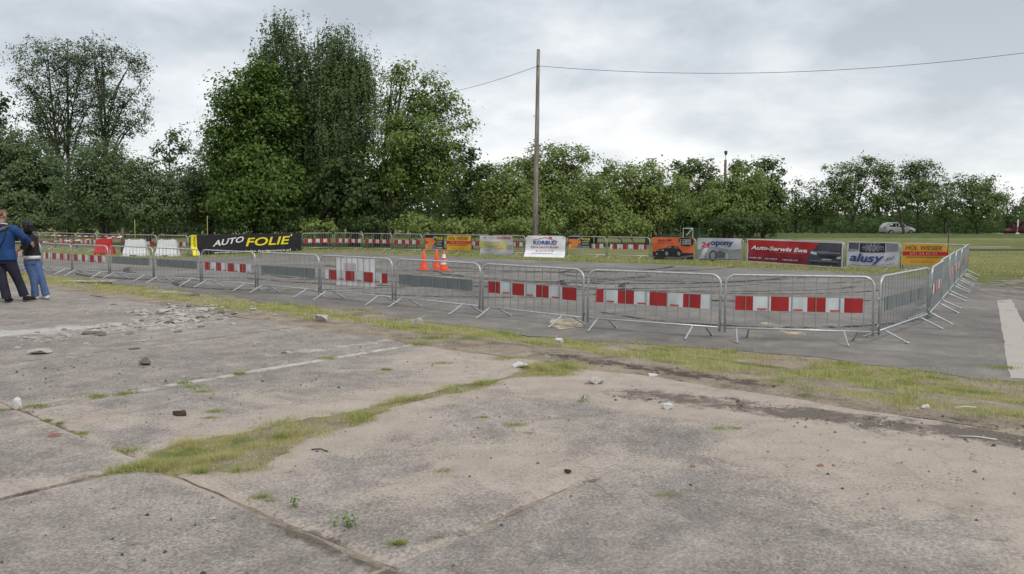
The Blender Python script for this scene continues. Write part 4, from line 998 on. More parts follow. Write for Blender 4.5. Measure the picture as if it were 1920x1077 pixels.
# bushy willows
T('willow_tree', 'grey-green bushy tree at the left edge behind the people', gL, 40, 64, [(30, 320, 70, 70), (75, 350, 55, 65), (0, 340, 60, 80), (40, 390, 75, 35)], L_willow, m_bark, 0.14, 0.75, 0.2, 21, shell=0.33, stems=2)
T('willow_tree', 'round grey-green bushy tree in front of the poplars', gL, 190, 60, [(200, 320, 62, 55), (165, 350, 45, 55), (235, 350, 45, 55), (200, 385, 70, 35)], L_willow, m_bark, 0.13, 0.80, 0.17, 22, shell=0.33, stems=3)
T('willow_tree', 'low spreading bushy tree above the white water barriers', gL, 285, 58, [(285, 345, 55, 45), (320, 370, 40, 40), (260, 385, 50, 28), (300, 395, 55, 24)], L_willow, m_bark, 0.13, 0.85, 0.16, 23, shell=0.33, stems=2)
T('willow_tree', 'bushy tree tucked left of the big maple', gL, 392, 62, [(400, 330, 48, 55), (370, 365, 38, 50), (425, 380, 45, 45), (390, 400, 50, 25)], L_willow, m_bark, 0.13, 0.80, 0.16, 24, shell=0.33, stems=2)
# central clump
T('maple_tree', 'big dense maple forming left side of the central clump', gM, 478, 57, [(490, 150, 48, 45), (455, 190, 45, 50), (510, 220, 60, 60), (440, 240, 50, 45), (480, 300, 75, 60), (425, 300, 38, 50), (520, 350, 60, 55), (460, 375, 60, 45)], L_maple, m_bark, 0.16, 1.25, 0.26, 31, clump=0.7, shell=0.36, per=42)
T('birch_tree', 'tall white-barked birch with highest top in the central clump', gM, 563, 59, [(530, 60, 34, 36), (505, 100, 30, 35), (550, 110, 38, 45), (560, 180, 45, 60), (570, 260, 45, 65), (560, 335, 38, 50)], L_birch, m_birch, 0.105, 1.7, 0.19, 32, hang=1.2, droop=0.4, clump=0.6, shell=0.45, per=46)
T('birch_tree', 'weeping birch with drooping right side in the central clump', gM, 607, 58, [(630, 75, 36, 32), (620, 120, 48, 45), (665, 125, 40, 45), (640, 180, 60, 60), (690, 165, 22, 60), (630, 255, 55, 65), (675, 260, 38, 60), (620, 330, 45, 50)], L_birch, m_birch, 0.105, 1.7, 0.20, 33, hang=1.7, droop=0.5, clump=0.65, shell=0.42, per=50)
T('birch_tree', 'slim birch stem deep inside the central clump', gM, 588, 62, [(590, 200, 45, 70), (600, 300, 45, 60)], L_birch, m_birch, 0.11, 0.7, 0.14, 34, hang=1.3, droop=0.4, clump=0.6, per=42)
T('ash_tree', 'light green feathery tree right of the birches', gM, 708, 55, [(752, 162, 32, 26), (728, 225, 34, 42), (788, 200, 44, 38), (826, 205, 26, 26), (770, 258, 62, 48), (832, 258, 32, 34), (740, 320, 58, 52), (808, 322, 54, 52), (862, 212, 16, 9), (878, 236, 12, 8), (828, 160, 10, 16), (765, 130, 12, 12), (800, 150, 10, 12), (868, 275, 18, 12), (850, 185, 12, 8), (745, 135, 8, 10)], L_ash, m_bark, 0.13, 1.0, 0.22, 35, clump=0.6, shell=0.38, stems=2, per=46)
T('maple_tree', 'dark lower tree under the birches and feathery tree', gM, 665, 56, [(660, 350, 70, 55), (715, 385, 60, 38), (600, 390, 50, 38)], L_dark, m_bark, 0.18, 0.55, 0.18, 36, stems=2, per=44)
T('maple_tree', 'dark small-topped tree right of the feathery tree', gM, 880, 66, [(885, 290, 20, 24), (870, 320, 30, 40), (900, 335, 30, 38), (875, 385, 45, 40)], L_dark, m_bark, 0.18, 0.60, 0.17, 37)
# hedge-like lighter trees
gH = 'light green bushy trees behind the far row'
T('boxelder_tree', 'dense green bush just left of the utility pole', gH, 945, 60, [(945, 345, 45, 42), (920, 375, 40, 40), (975, 385, 50, 38), (940, 410, 60, 24)], L_light, m_bark, 0.135, 0.85, 0.14, 41, stems=3)
T('boxelder_tree', 'tallest light green bushy tree behind the utility pole', gH, 1025, 63, [(1030, 310, 45, 38), (985, 325, 42, 38), (1070, 315, 42, 38), (1030, 360, 75, 40), (1060, 285, 28, 16), (1100, 300, 20, 10), (1080, 395, 60, 35)], L_light, m_bark, 0.14, 0.62, 0.17, 42, stems=3)
T('boxelder_tree', 'light green bush between pole and orange banner', gH, 1110, 58, [(1115, 365, 45, 38), (1085, 395, 45, 32), (1150, 400, 45, 30), (1120, 415, 60, 20)], L_light, m_bark, 0.135, 0.85, 0.14, 43, stems=3)
T('boxelder_tree', 'wide rounded light green tree above the orange banner', gH, 1215, 60, [(1205, 345, 52, 38), (1165, 330, 35, 22), (1255, 360, 42, 40), (1215, 390, 75, 38), (1150, 350, 25, 20), (1145, 312, 12, 10), (1220, 310, 14, 8)], L_light, m_bark, 0.135, 0.72, 0.15, 44, stems=3)
T('maple_tree', 'dark green tree left of the lamp post', gH, 1305, 80, [(1285, 320, 32, 22), (1315, 312, 26, 18), (1300, 360, 45, 40), (1325, 385, 45, 42)], L_row, m_bark, 0.22, 0.40, 0.18, 45)
T('boxelder_tree', 'broad green tree around the lamp post', gH, 1370, 72, [(1365, 365, 52, 38), (1400, 345, 40, 32), (1345, 395, 50, 32), (1395, 400, 55, 32)], L_light, m_bark, 0.16, 0.60, 0.17, 46, stems=3)
T('maple_tree', 'tall green tree right of the lamp post', gH, 1432, 78, [(1390, 310, 26, 18), (1440, 325, 28, 32), (1425, 355, 35, 35), (1445, 385, 32, 38)], L_row, m_bark, 0.22, 0.45, 0.18, 47)
# row on the right
for i, (bx_, Yt, lobes, w) in enumerate([
    (1492, 96, [(1488, 365, 18, 28), (1500, 395, 24, 28), (1475, 400, 22, 28)], 'thin small tree left of a gap in the right-hand row'),
    (1530, 94, [(1530, 360, 20, 22), (1522, 390, 26, 30), (1545, 400, 24, 28)], 'short rounded tree left of the tall pair in the row'),
    (1595, 92, [(1570, 330, 26, 30), (1612, 322, 30, 26), (1590, 365, 42, 36), (1640, 318, 24, 24), (1560, 385, 30, 22)], 'tall leafy tree left of the white car'),
    (1694, 91, [(1655, 335, 28, 34), (1672, 368, 36, 30), (1640, 385, 28, 20)], 'tree standing right behind the white car'),
    (1722, 93, [(1710, 325, 30, 28), (1738, 325, 24, 28), (1715, 365, 40, 32), (1750, 360, 20, 30), (1715, 310, 10, 14)], 'tall airy tree right of the white car'),
    (1772, 97, [(1770, 355, 20, 22), (1775, 390, 28, 30)], 'small tree between airy tree and round tree in row'),
    (1832, 90, [(1815, 350, 32, 28), (1850, 350, 24, 26), (1830, 385, 48, 36), (1870, 375, 20, 22)], 'round full tree near right end of the row'),
    (1888, 98, [(1886, 372, 10, 22), (1895, 400, 20, 26)], 'thin tree right of the round full tree'),
    (1935, 94, [(1925, 395, 22, 26), (1950, 380, 30, 34)], 'dark tree cut by the right edge above the red van')]):
    T('row_tree', w, gR, bx_, Yt, lobes, L_row, m_bark, 0.17, 0.42, 0.16, 60 + i, clump=0.62, shell=0.45, per=42)
# low bushes at the foot of the trees
gB = 'bushes at the foot of the trees'
for i, (px, Y, lobes, lf, lab) in enumerate([
    (600, 52, [(590, 425, 30, 16), (625, 428, 22, 14)], L_light, 'bush poking through the far barriers beside the long black banner'),
    (690, 53, [(690, 420, 40, 18)], L_dark, 'dark low bush behind far barriers under the birches'),
    (770, 52, [(765, 418, 40, 18), (800, 428, 30, 12)], L_light, 'leafy low bush behind the barriers left of the cones'),
    (860, 51, [(860, 425, 50, 14), (900, 428, 30, 12)], L_light, 'low yellow-green weeds above the small orange banner'),
    (500, 56, [(470, 415, 60, 20), (530, 418, 40, 20)], L_dark, 'dark low bush above the long black banner'),
    (1010, 55, [(1010, 420, 50, 18), (960, 425, 40, 14)], L_light, 'low bush at the foot of the utility pole'),
    (1180, 56, [(1180, 425, 45, 14), (1120, 428, 40, 10)], L_light, 'low bush above barriers left of orange banner'),
    (1400, 66, [(1380, 420, 55, 18), (1435, 420, 35, 18)], L_dark, 'dark low bush behind the silver and red banners'),
    (60, 62, [(40, 415, 50, 16), (90, 420, 30, 12)], L_willow, 'low bush behind the people')]):
    T('bush', lab, gB, px, Y, lobes, lf, m_bark, 0.14, 1.6, 0.05, 80 + i, clump=0.4, cat='bush', per=34, stems=2)
# far-off wood closing the horizon
rng = np.random.default_rng(99)
def wood(n, x0, x1, y0, y1, h0, size, name, lab, zb=ASP):
    X = rng.uniform(x0, x1, n); Yw = rng.uniform(y0, y1, n); hh = h0 * (0.55 + 0.75 * vnoise(X * 0.11, Yw * 0.05, 5)) * (0.8 + 0.4 * vnoise(X * 0.5, Yw * .2, 6)); Z = zb + hh * rng.random(n) ** 0.75
    o_ = obj(name, leaves_mesh(name, np.stack([X, Yw, Z], 1), size, L_dark, rng)); tag(o_, lab, 'trees', None, 'stuff')
wood(30000, -110, 130, 140, 175, 4.8, 0.6, 'distant_wood', 'dark far-off wood closing the horizon behind the trees', ASP - 1.4)
wood(20000, -50, 27, 76, 98, 5.6, 0.42, 'undergrowth', 'dark undergrowth between the trunks behind the clump')
wood(18000, 32, 85, 101, 112, 4.6, 0.28, 'roadside_hedge', 'dark hedge behind the road on the right', ASP - 1.45)
print('leaves', NL)

# ================================================================== FENCE, STAKES, GOAL, SIGNS
m_dkm = M('dark_metal', (0.03, 0.032, 0.03), 0.6, 0.2)
fx0, _ = XZ(228, 430, 56.0); fx1, _ = XZ(735, 430, 56.0)
o = empty('field_fence', (fx0, 56.0, ASP)); tag(o, 'low dark metal fence in front of the trees on the left', 'fence')
Lf = fx1 - fx0; npost = 12; _, ft = XZ(400, 428, 56.0); hf = ft - ASP
for k in range(npost + 1): MB().tube([(Lf * k / npost, 0, -.2), (Lf * k / npost, 0, hf + .03)], .03, 6).obj('post', m_dkm, o)
for zz_ in (hf, hf * .5, .15): MB().tube([(0, 0, zz_), (Lf, 0, zz_)], .022, 5).obj('rail', m_dkm, o)
m_ypole = M('stake_yellow', (0.45, 0.40, 0.14), 0.6)
for i, (px, yt, lab) in enumerate([(252, 412, 'thin yellowish stake behind the left white water barrier'), (388, 405, 'thin yellowish stake above the left end of black banner'), (590, 418, 'thin yellowish stake among the birch trunks'), (687, 412, 'thin yellowish stake right of the birch trunks'), (767, 398, 'thin yellowish stake left of the cones')]):
    up_post('stake', lab, px, yt, 53.5, 0.022, m_ypole, 'stake', group='yellow stakes along the trees')
GY = 62.0
gx0, gz = XZ(1281, 428.5, GY); gx1, _ = XZ(1299, 428.5, GY)
o = empty('football_goal', (gx0, GY, ASP)); tag(o, 'small white goal frame behind the orange and silver banners', 'goal')
m_wpaint = M('white_paint', (0.62, 0.63, 0.62), 0.5)
for x in (0, gx1 - gx0): MB().tube([(x, 0, -.1), (x, 0, gz - ASP)], .028, 8).obj('goal_post', m_wpaint, o)
MB().tube([(0, 0, gz - ASP), (gx1 - gx0, 0, gz - ASP)], .028, 8).obj('crossbar', m_wpaint, o); MB().tube([(gx1 - gx0, 0, gz - ASP), (gx1 - gx0 - .5, 0, gz - ASP - .55)], .03, 6).obj('brace', m_wpaint, o)
nx0, nz = XZ(1240, 430, 66.0); nx1, nz2 = XZ(1330, 424, 66.0)
o = empty('mesh_fence', (nx0, 66.0, ASP)); tag(o, 'green mesh fence behind the small goal', 'fence'); m_gnet = mat_fade('green_net', (0.03, 0.09, 0.05), (0.05, 0.12, 0.07), 30, 0.42, 0.68)
for k in range(6):
    x = (nx1 - nx0) * k / 5; MB().tube([(x, 0, -.1), (x, 0, nz2 - ASP)], .022, 6).obj('post', M('fence_post_green', (0.13, 0.18, 0.14), 0.6), o)
    if k < 5: MB().box((x, .01, .05), (x + (nx1 - nx0) / 5, .02, (nz2 - ASP) * (.55 if k < 3 else .9))).obj('net_panel', m_gnet, o)
up_post('thin_post', 'thin dark post standing in the field behind the right row', 1779, 428, 34.0, 0.022, m_dkm, 'post')
x0_, z0_ = XZ(1690, 455.5, 30.5); x1_, z1_ = XZ(1990, 457, 30.0)
o = MB().tube([(x0_ + 2.7, 31, ASP + .62 + .25), (x1_, 33, ASP + .8)], .006, 5).obj('boundary_line', m_wpaint); tag(o, 'thin white line stretched across the field on the right', 'line')
xk0, yk0 = G(1800, 470.5, ASP); xk1, yk1 = G(2000, 470.5, ASP)
o = MB().box((xk0, yk0, ASP - .1), (xk1, yk0 + .18, ASP + .10)).obj('kerb_edge', M('kerb_dark', (0.10, 0.095, 0.09), 0.9)); tag(o, 'dark low kerb line in the right-hand field', None, None, 'structure')
sx, sz = XZ(1907, 441, 88); _, st = XZ(1907, 412, 88)
o = empty('road_sign', (sx, 88, ASP)); tag(o, 'thin post with white board and round white sign near red van', 'sign')
MB().tube([(0, 0, -.2), (0, 0, st - ASP)], .035, 6).obj('post', m_steel2, o); MB().box((-.07, -.06, st - ASP - .8), (.07, -.04, st - ASP)).obj('board', m_wpaint, o)
MB().tube([(0, -.05, .12), (0, -.09, .12)], [.24, .24], 18).obj('round_sign', m_wpaint, o)

# grass bank before the road; dark green colour stands for shade under the trees
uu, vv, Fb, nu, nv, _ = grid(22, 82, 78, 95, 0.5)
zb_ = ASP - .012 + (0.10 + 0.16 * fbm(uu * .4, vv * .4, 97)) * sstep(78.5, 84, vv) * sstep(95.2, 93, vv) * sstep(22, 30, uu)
me = mesh_np('grass_bank', np.stack([uu, vv, zb_], 1), Fb, [M('bank_grass_shade', (0.085, 0.115, 0.042), 0.95, 0, 0.1, 0.4, 1.5, 0.5)], smooth=True)
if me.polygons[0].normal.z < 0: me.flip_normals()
tag(obj('grass_bank', me), 'grass bank coloured dark for the shade under the right-hand tree row', None, None, 'structure')
# ================================================================== CARS
m_glass = M('car_glass', (0.02, 0.024, 0.026), 0.08, 0, 0.6, 0.05); m_tyre = M('tyre', (0.018, 0.018, 0.018), 0.8); m_rim = M('rim', (0.36, 0.36, 0.37), 0.35, 0.7)
m_lamp = M('lamp_clear', (0.6, 0.62, 0.64), 0.1); m_tail = M('lamp_red', (0.35, 0.02, 0.02), 0.2)
def car(label, loc, rz, paint, kind='hatch', group='cars parked along the road'):
    o_ = empty('parked_car', loc, rz); tag(o_, label, 'car', group)
    if kind == 'hatch':   # x, z bottom, z shoulder, z top, half width shoulder, half width top
        st_ = [(-1.92, .42, .72, .78, .66, .55), (-1.86, .28, .82, .98, .76, .60), (-1.55, .22, .90, 1.34, .82, .58), (-1.0, .20, .90, 1.45, .83, .60), (-.2, .20, .89, 1.46, .83, .60), (.35, .20, .88, 1.36, .83, .58), (.95, .20, .86, .96, .82, .66), (1.5, .22, .76, .84, .80, .62), (1.82, .30, .62, .70, .72, .52), (1.92, .40, .52, .58, .60, .42)]
        wx_ = (-1.22, 1.22); wins = [(-1.5, -.62), (-.55, .62)]; zb, zt = .93, 1.33
    else:
        st_ = [(-2.2, .40, .95, 1.6, .84, .72), (-2.1, .25, .98, 1.85, .90, .76), (-1.2, .22, .98, 1.92, .92, .78), (.6, .22, .98, 1.90, .92, .78), (1.0, .22, .97, 1.75, .91, .74), (1.55, .24, .95, 1.10, .88, .70), (2.05, .28, .82, .92, .82, .62), (2.2, .42, .62, .70, .70, .5)]
        wx_ = (-1.35, 1.40); wins = [(-1.9, -.9), (-.8, .1), (.2, 1.0)]; zb, zt = 1.05, 1.70
    b = MB(); V = []; k = 10
    for (x, zb_, zs, zt_, hw, ht) in st_:
        V += [(x, -hw * .9, zb_), (x, -hw, (zb_ + zs) * .5), (x, -hw, zs), (x, -ht, zt_ - .05 * (zt_ > zs + .1)), (x, -ht * .8, zt_), (x, ht * .8, zt_), (x, ht, zt_ - .05 * (zt_ > zs + .1)), (x, hw, zs), (x, hw, (zb_ + zs) * .5), (x, hw * .9, zb_)]
    F = [(i*k+j, (i+1)*k+j, (i+1)*k+(j+1) % k, i*k+(j+1) % k) for i in range(len(st_)-1) for j in range(k)] + [tuple(range(k)), tuple((len(st_)-1)*k + j for j in range(k-1, -1, -1))]
    b.add(V, F); b.obj('body', paint, o_, True)
    def hwz(x, z):
        xs = [q[0] for q in st_]; zs = np.interp(x, xs, [q[2] for q in st_]); zt_ = np.interp(x, xs, [q[3] for q in st_]); a = np.interp(x, xs, [q[4] for q in st_]); c_ = np.interp(x, xs, [q[5] for q in st_])
        return a + (c_ - a) * np.clip((z - zs) / max(.05, zt_ - zs), 0, 1), zt_
    for s in (-1, 1):
        for (xa, xb) in wins:
            pts = []
            for x, z in ((xa, zb), (xb, zb), (xb - (.32 if xb > .5 else .02), zt), (xa + (.12 if xa < -1.3 else .02), zt)):
                w_, top = hwz(x, z); z = min(z, top - .1); pts.append((x, s * (w_ + .012), z))
            MB().add(pts, [(0, 1, 2, 3) if s < 0 else (3, 2, 1, 0)]).obj('window', m_glass, o_)
        for x in wx_:
            w_ = MB().tube([(x, s * .66, .30), (x, s * .70, .30), (x, s * .83, .30), (x, s * .86, .30)], [.25, .30, .30, .25], 20).obj('tyre', m_tyre, o_, True)
            MB().tube([(x, s * .85, .30), (x, s * .868, .30)], [.19, .17], 16).obj('rim', m_rim, w_)
        MB().add([(st_[-2][0] - .12, s * .5, .62), (st_[-2][0] + .02, s * .48, .60), (st_[-2][0] - .02, s * .72, .62), (st_[-2][0] - .25, s * .78, .72), (st_[-2][0] - .12, s * .5, .72)], [(0, 1, 2, 3, 4)]).obj('headlight', m_lamp, o_)
        MB().box((st_[1][0] - .045, s * .62 - .09, .72), (st_[1][0] + .06, s * .62 + .11, .95)).obj('tail_light', m_tail, o_)
        MB().box((.62, s * .90 - .07, .92), (.80, s * .90 + .07, 1.04)).obj('mirror', paint, o_)
    a, c_ = st_[-4], st_[-5]
    MB().add([(a[0] - .03, -a[5] * .98, a[3] + .03), (a[0] - .03, a[5] * .98, a[3] + .03), (c_[0] + .03, c_[5] * .92, c_[3] - .03), (c_[0] + .03, -c_[5] * .92, c_[3] - .03)], [(0, 1, 2, 3)]).obj('windscreen', m_glass, o_)
    return o_
m_cw = M('car_white', (0.72, 0.73, 0.74), 0.25, 0, 0.5, 0.03); m_cr = M('car_dark_red', (0.13, 0.018, 0.022), 0.25, 0, 0.5, 0.05)
def carpos(px, Y): x, _ = XZ(px, 440, Y); return x
car('white hatchback parked on the grass bank behind a tree trunk', (carpos(1682, 94.5), 94.5, ASP - .02), R(4), m_cw)
for px, lab in ((1736, 'white car with only its roof showing, right of the hatchback'), (1776, 'white car roof showing behind the thin dark post'), (1866, 'white car roof showing left of the red van')):
    car(lab, (carpos(px, 102), 102, ASP - 1.43 - .02), R(random.uniform(75, 105)), m_cw)
car('dark red van at the right edge of the picture', (carpos(1922, 96.5), 96.5, z_field(np.array(60.), np.array(96.5)) + 0.02), R(176), m_cr, 'van')

# ================================================================== GRASS AND WEEDS ON THE GROUND
def mat_blade(name, stops):
    m, nt, p, out = newmat(name); g = nn(nt, 'ShaderNodeNewGeometry')
    c = ramp(nt, g.outputs['Random Per Island'], stops); P = wpos(nt)
    big = tnoise(nt, 1.1, 5, 0.65, P)
    c = mixc(nt, mrange(nt, big, 0.46, 0.64, 0.0, 0.70), c, (0.60, 0.52, 0.27))
    c = mixc(nt, mrange(nt, tnoise(nt, 2.6, 6, 0.7, P), 0.52, 0.62, 0.0, 0.70), c, (0.20, 0.285, 0.065))
    nt.links.new(c, p.inputs['Base Color']); p.inputs['Roughness'].default_value = 0.7; p.inputs['Specular IOR Level'].default_value = 0.2
    t = nn(nt, 'ShaderNodeBsdfTranslucent'); nt.links.new(c, t.inputs['Color']); mx = nn(nt, 'ShaderNodeMixShader'); mx.inputs[0].default_value = 0.45
    nt.links.new(p.outputs[0], mx.inputs[1]); nt.links.new(t.outputs[0], mx.inputs[2]); nt.links.new(mx.outputs[0], out.inputs['Surface'])
    return m
m_blade = mat_blade('grass_blades', [(0.0, (0.17, 0.245, 0.055)), (0.4, (0.34, 0.38, 0.11)), (0.7, (0.52, 0.50, 0.20)), (1.0, (0.74, 0.66, 0.42))])
m_weed = mat_leaf('weed_leaf', (0.12, 0.20, 0.05), (0.24, 0.33, 0.11), 0.3)
def blades_mesh(name, B, h, w, rng, mat, spread=0.55):
    n = len(B); a = rng.random(n) * 2 * math.pi; hh = (h * (0.45 + 0.9 * rng.random(n)))[:, None] if np.isscalar(h) else (h * (0.6 + 0.6 * rng.random(n)))[:, None]
    d = np.stack([np.cos(a), np.sin(a), np.zeros(n)], 1); sd = np.stack([-np.sin(a), np.cos(a), np.zeros(n)], 1)
    ln = (spread * rng.normal(size=n))[:, None]; ww = (w * (0.6 + 0.8 * rng.random(n)))[:, None]
    tip = B + d * hh * ln + np.array((0, 0, 1)) * hh * (1 - 0.25 * np.minimum(1, np.abs(ln)))
    V = np.stack([B - sd * ww * .5, B + sd * ww * .5, tip], 1).reshape(-1, 3)
    return mesh_np(name, V, np.arange(n * 3).reshape(n, 3), [mat])
rng = np.random.default_rng(5)
# verge
n = 1600000
u = rng.uniform(4.85, 9.6, n); v = -24 + 34 * (1 - rng.random(n) ** 1.0)
x, y = UV(u, v)
gm = grass_mask(u, v); clumpn = sstep(0.42, 0.62, fbm(u * 3.5, v * 3.5, 47)) * 0.62 + 0.10
dist = np.hypot(x, y)
keep = (rng.random(n) < gm * clumpn * np.clip(11 / dist, 0.22, 1.0)) & (y > 2) & (np.abs(x / np.maximum(y, .1)) < 0.80)
u, v, x, y, dist = u[keep], v[keep], x[keep], y[keep], dist[keep]
z = np.where(u > 8.15, ASP, z_verge(u, v)) - 0.005
hgt = 0.010 + 0.062 * sstep(0.40, 0.72, fbm(u * 3.1, v * 3.1, 57)) + 0.030 * fbm(u * 1.3, v * 1.3, 48) ** 1.2
o = obj('verge_grass', blades_mesh('verge_grass', np.stack([x, y, z], 1), hgt * 1.25, 0.0038 + 0.00035 * np.clip(dist - 8, 0, 18), rng, m_blade, 0.9)); tag(o, 'short dry yellow-green grass growing on the verge', 'grass', None, 'stuff')
NBL = len(u)
# grassed slab joint in the foreground
n = 900000
u = rng.uniform(-0.3, 5.1, n); v = rng.uniform(1.6, 3.5, n); wi = wedge_in(u, v)
keep = rng.random(n) < sstep(-0.16, 0.12, wi) ** 1.5 * (0.05 + 0.40 * sstep(0.36, 0.60, fbm(u * 3.4, v * 3.4, 49))) * (1 - 0.75 * sstep(3.35, 3.7, u) * sstep(4.1, 3.9, u))
u, v = u[keep], v[keep]; x, y = UV(u, v)
o = obj('joint_grass', blades_mesh('joint_grass', np.stack([x, y, np.full(len(x), -0.008)], 1), 0.010 + 0.028 * fbm(u * 2, v * 2, 50) + 0.05 * sstep(0.45, 0.72, fbm(u * 5, v * 5, 58)), 0.0026, rng, m_blade, 0.9)); tag(o, 'dry yellow-green grass filling the wide slab joint', 'grass', None, 'stuff')
NBL += len(u)
# field grass fringe behind and in front of the far row
cs_ = []
for (A_, B_) in zip(FAR[:-1], FAR[1:]):
    m_ = 2600; t = rng.random(m_); q = rng.normal(size=m_) * 0.9 - 0.2
    d_ = np.array((B_[0] - A_[0], B_[1] - A_[1])); L_ = np.linalg.norm(d_); nr = np.array((-d_[1], d_[0])) / L_
    if nr @ np.array(A_) < 0: nr = -nr
    cs_.append(np.stack([A_[0] + d_[0] * t + nr[0] * q, A_[1] + d_[1] * t + nr[1] * q, np.full(m_, ASP - .01)], 1))
for (x0, x1, y0, y1, m_) in ((17, 34, 20, 30, 26000), (12, 40, 28, 50, 24000)):
    xx = rng.uniform(x0, x1, m_); yy_ = rng.uniform(y0, y1, m_); k = (fbm(xx * .7, yy_ * .7, 52) > 0.46) & (xx > 16.9 + 0.0 * yy_)
    cs_.append(np.stack([xx[k], yy_[k], np.full(k.sum(), ASP - .016)], 1))
C_ = np.vstack(cs_); NBL += len(C_)
o = obj('field_grass', blades_mesh('field_grass', C_, 0.09, 0.02, rng, m_blade, 0.7)); tag(o, 'longer grass at the foot of the far barriers', 'grass', None, 'stuff')
print('blades', NBL)
# single tufts: (px, py, size m, tall)
def tuft(px, py, w, h, label, group, weed=False, name='grass_tuft', plane=0.0):
    x, y = G(px, py, plane); w = w * 0.72; h = h * 0.62; m_ = int(90 + 1700 * w)
    q = rng.normal(size=(m_, 2)) * np.array((w * 0.42, w * 0.26)); q = q @ np.array([[0.9, 0.1], [-0.1, 0.9]])
    B = np.stack([q[:, 0], q[:, 1], np.full(m_, -0.004)], 1)
    if weed:
        w /= 0.72; h /= 0.62
        nst = max(4, int(w * 40)); V = []
        C = []
        for k in range(nst):
            a = rng.random() * 6.28; r_ = w * .5 * rng.random(); top = h * (0.5 + 0.6 * rng.random()); lean = rng.normal(size=2) * 0.25 * top
            for t in np.linspace(0.1, 1, 9): C.append((r_ * math.cos(a) + lean[0] * t + rng.normal() * .012, r_ * math.sin(a) * .7 + lean[1] * t + rng.normal() * .012, top * t))
        me_ = leaves_mesh(name, np.array(C), 0.013, m_weed, rng, -0.3, 2.2)
    else: me_ = blades_mesh(name, B, h, 0.0042, rng, m_blade2, 0.8)
    o_ = obj(name, me_, None, (x, y, plane)); tag(o_, label, 'weed' if weed else 'grass tuft', group)
m_blade2 = mat_leaf('tuft_blades', (0.17, 0.24, 0.05), (0.42, 0.45, 0.15), 0.45)
gT = 'small grass tufts in the cracks'
for (px, py, w, h, lab) in [
    (182, 744, .20, .05, 'grass tuft in slab joint right of the white lump'), (235, 738, .22, .035, 'thin flat grass tuft on the long slab joint'), (66, 762, .22, .04, 'dark tuft touching the white lump'), (8, 771, .18, .04, 'grass tuft at left edge beside the white lump'),
    (360, 726, .30, .04, 'flat grass patch below the pale joint strip'), (380, 735, .20, .035, 'bright grass tuft right of the flat patch'), (345, 718, .15, .03, 'tiny grass tuft above the flat patch'), (450, 701, .16, .045, 'grass tuft on the pale joint strip'),
    (402, 772, .17, .035, 'grass tuft right of the brown clod, upper'), (394, 784, .14, .03, 'grass tuft right of the brown clod, lower'), (112, 794, .10, .03, 'moss tuft on the short slab joint, upper left'), (155, 812, .16, .03, 'moss tuft on the short slab joint, lower right'), (88, 788, .10, .025, 'tiny moss tuft at the start of short joint'),
    (787, 645, .35, .06, 'grass tuft where the pale joint strip ends'), (815, 634, .45, .09, 'tall tuft just right of the joint strip end'), (880, 634, .4, .06, 'grass tuft on the sandy edge below the verge'), (615, 672, .25, .035, 'tuft on the pale joint strip near its far end'),
    (724, 694, .14, .05, 'lone yellowish tuft in the middle of the slab'), (830, 681, .3, .025, 'flat dry tuft on sandy slab'), (950, 672, .4, .04, 'tuft at the edge of dark soil'),
    (905, 783, .10, .03, 'tiny pair tuft on sandy foreground slab'), (965, 798, .18, .045, 'green tuft in the middle of foreground slab'), (990, 812, .10, .02, 'low tuft right below the green tuft'), (832, 884, .16, .028, 'double moss tuft on foreground slab'),
    (1252, 929, .17, .03, 'low tuft on the right foreground slab'), (1345, 945, .07, .02, 'tiny tuft right of the low tuft'), (1350, 804, .20, .03, 'dry tuft below the muddy tracks'), (1382, 804, .12, .025, 'small dry tuft below the muddy tracks, right'), (1510, 740, .16, .03, 'small tuft beyond the muddy tracks'),
    (490, 933, .12, .04, 'tuft in the foreground joint, upper'), (508, 940, .08, .03, 'tuft in the foreground joint, lower'), (376, 888, .10, .07, 'bright tuft at the tip of the grass wedge'), (1880, 690, .35, .05, 'tuft by the pale strip on the right asphalt'), (745, 1020, .08, .05, 'straw coloured tuft in the foreground joint'), (240, 846, .25, .05, 'tuft at upper left corner of the grass wedge'), (235, 880, .22, .05, 'tuft at lower left corner of the grass wedge')]:
    tuft(px, py, w, h, lab, gT)
tuft(545, 953, .07, .10, 'slender weed stems standing in the foreground joint', 'weeds in the slab joints', True, 'weed_plant')
tuft(655, 990, .17, .075, 'bright green leafy weed in the foreground joint', 'weeds in the slab joints', True, 'weed_plant')
tuft(1092, 755, .14, .06, 'pale upright weed on the sandy slab', 'weeds in the slab joints', True, 'weed_plant')

# ================================================================== RUBBLE, STONES, LITTER
def chunk_mesh(seed, flat=0.5):
    r_ = np.random.default_rng(seed); b_ = bmesh.new()
    for q in r_.normal(size=(14, 3)):
        q = q / np.abs(q).max() * (0.75 + 0.25 * r_.random()) * 0.5; b_.verts.new((q[0], q[1] * .75, q[2] * flat))
    bmesh.ops.convex_hull(b_, input=b_.verts[:]); 
    for v_ in [v_ for v_ in b_.verts if not v_.link_faces]: b_.verts.remove(v_)
    me_ = bpy.data.meshes.new('rubble_chunk'); b_.to_mesh(me_); b_.free()
    zmin = min(v_.co.z for v_ in me_.vertices)
    for v_ in me_.vertices: v_.co.z -= zmin
    return me_
m_rub = M('rubble_concrete', (0.40, 0.375, 0.34), 0.95, 0, 0.2, 0.35, 9, 0.5); m_rubd = M('rubble_dark', (0.15, 0.135, 0.12), 0.95, 0, 0.2, 0.35, 9, 0.5)
m_rubw = M('rubble_white', (0.56, 0.55, 0.53), 0.9, 0, 0.2, 0.2, 7, 0.4); m_clod = M('earth_clod', (0.075, 0.05, 0.038), 0.95, 0, 0.1, 0.4, 20, 0.6); m_brick = M('brick_bit', (0.28, 0.15, 0.11), 0.95, 0, 0.2, 0.3, 12, 0.5)
CH = []
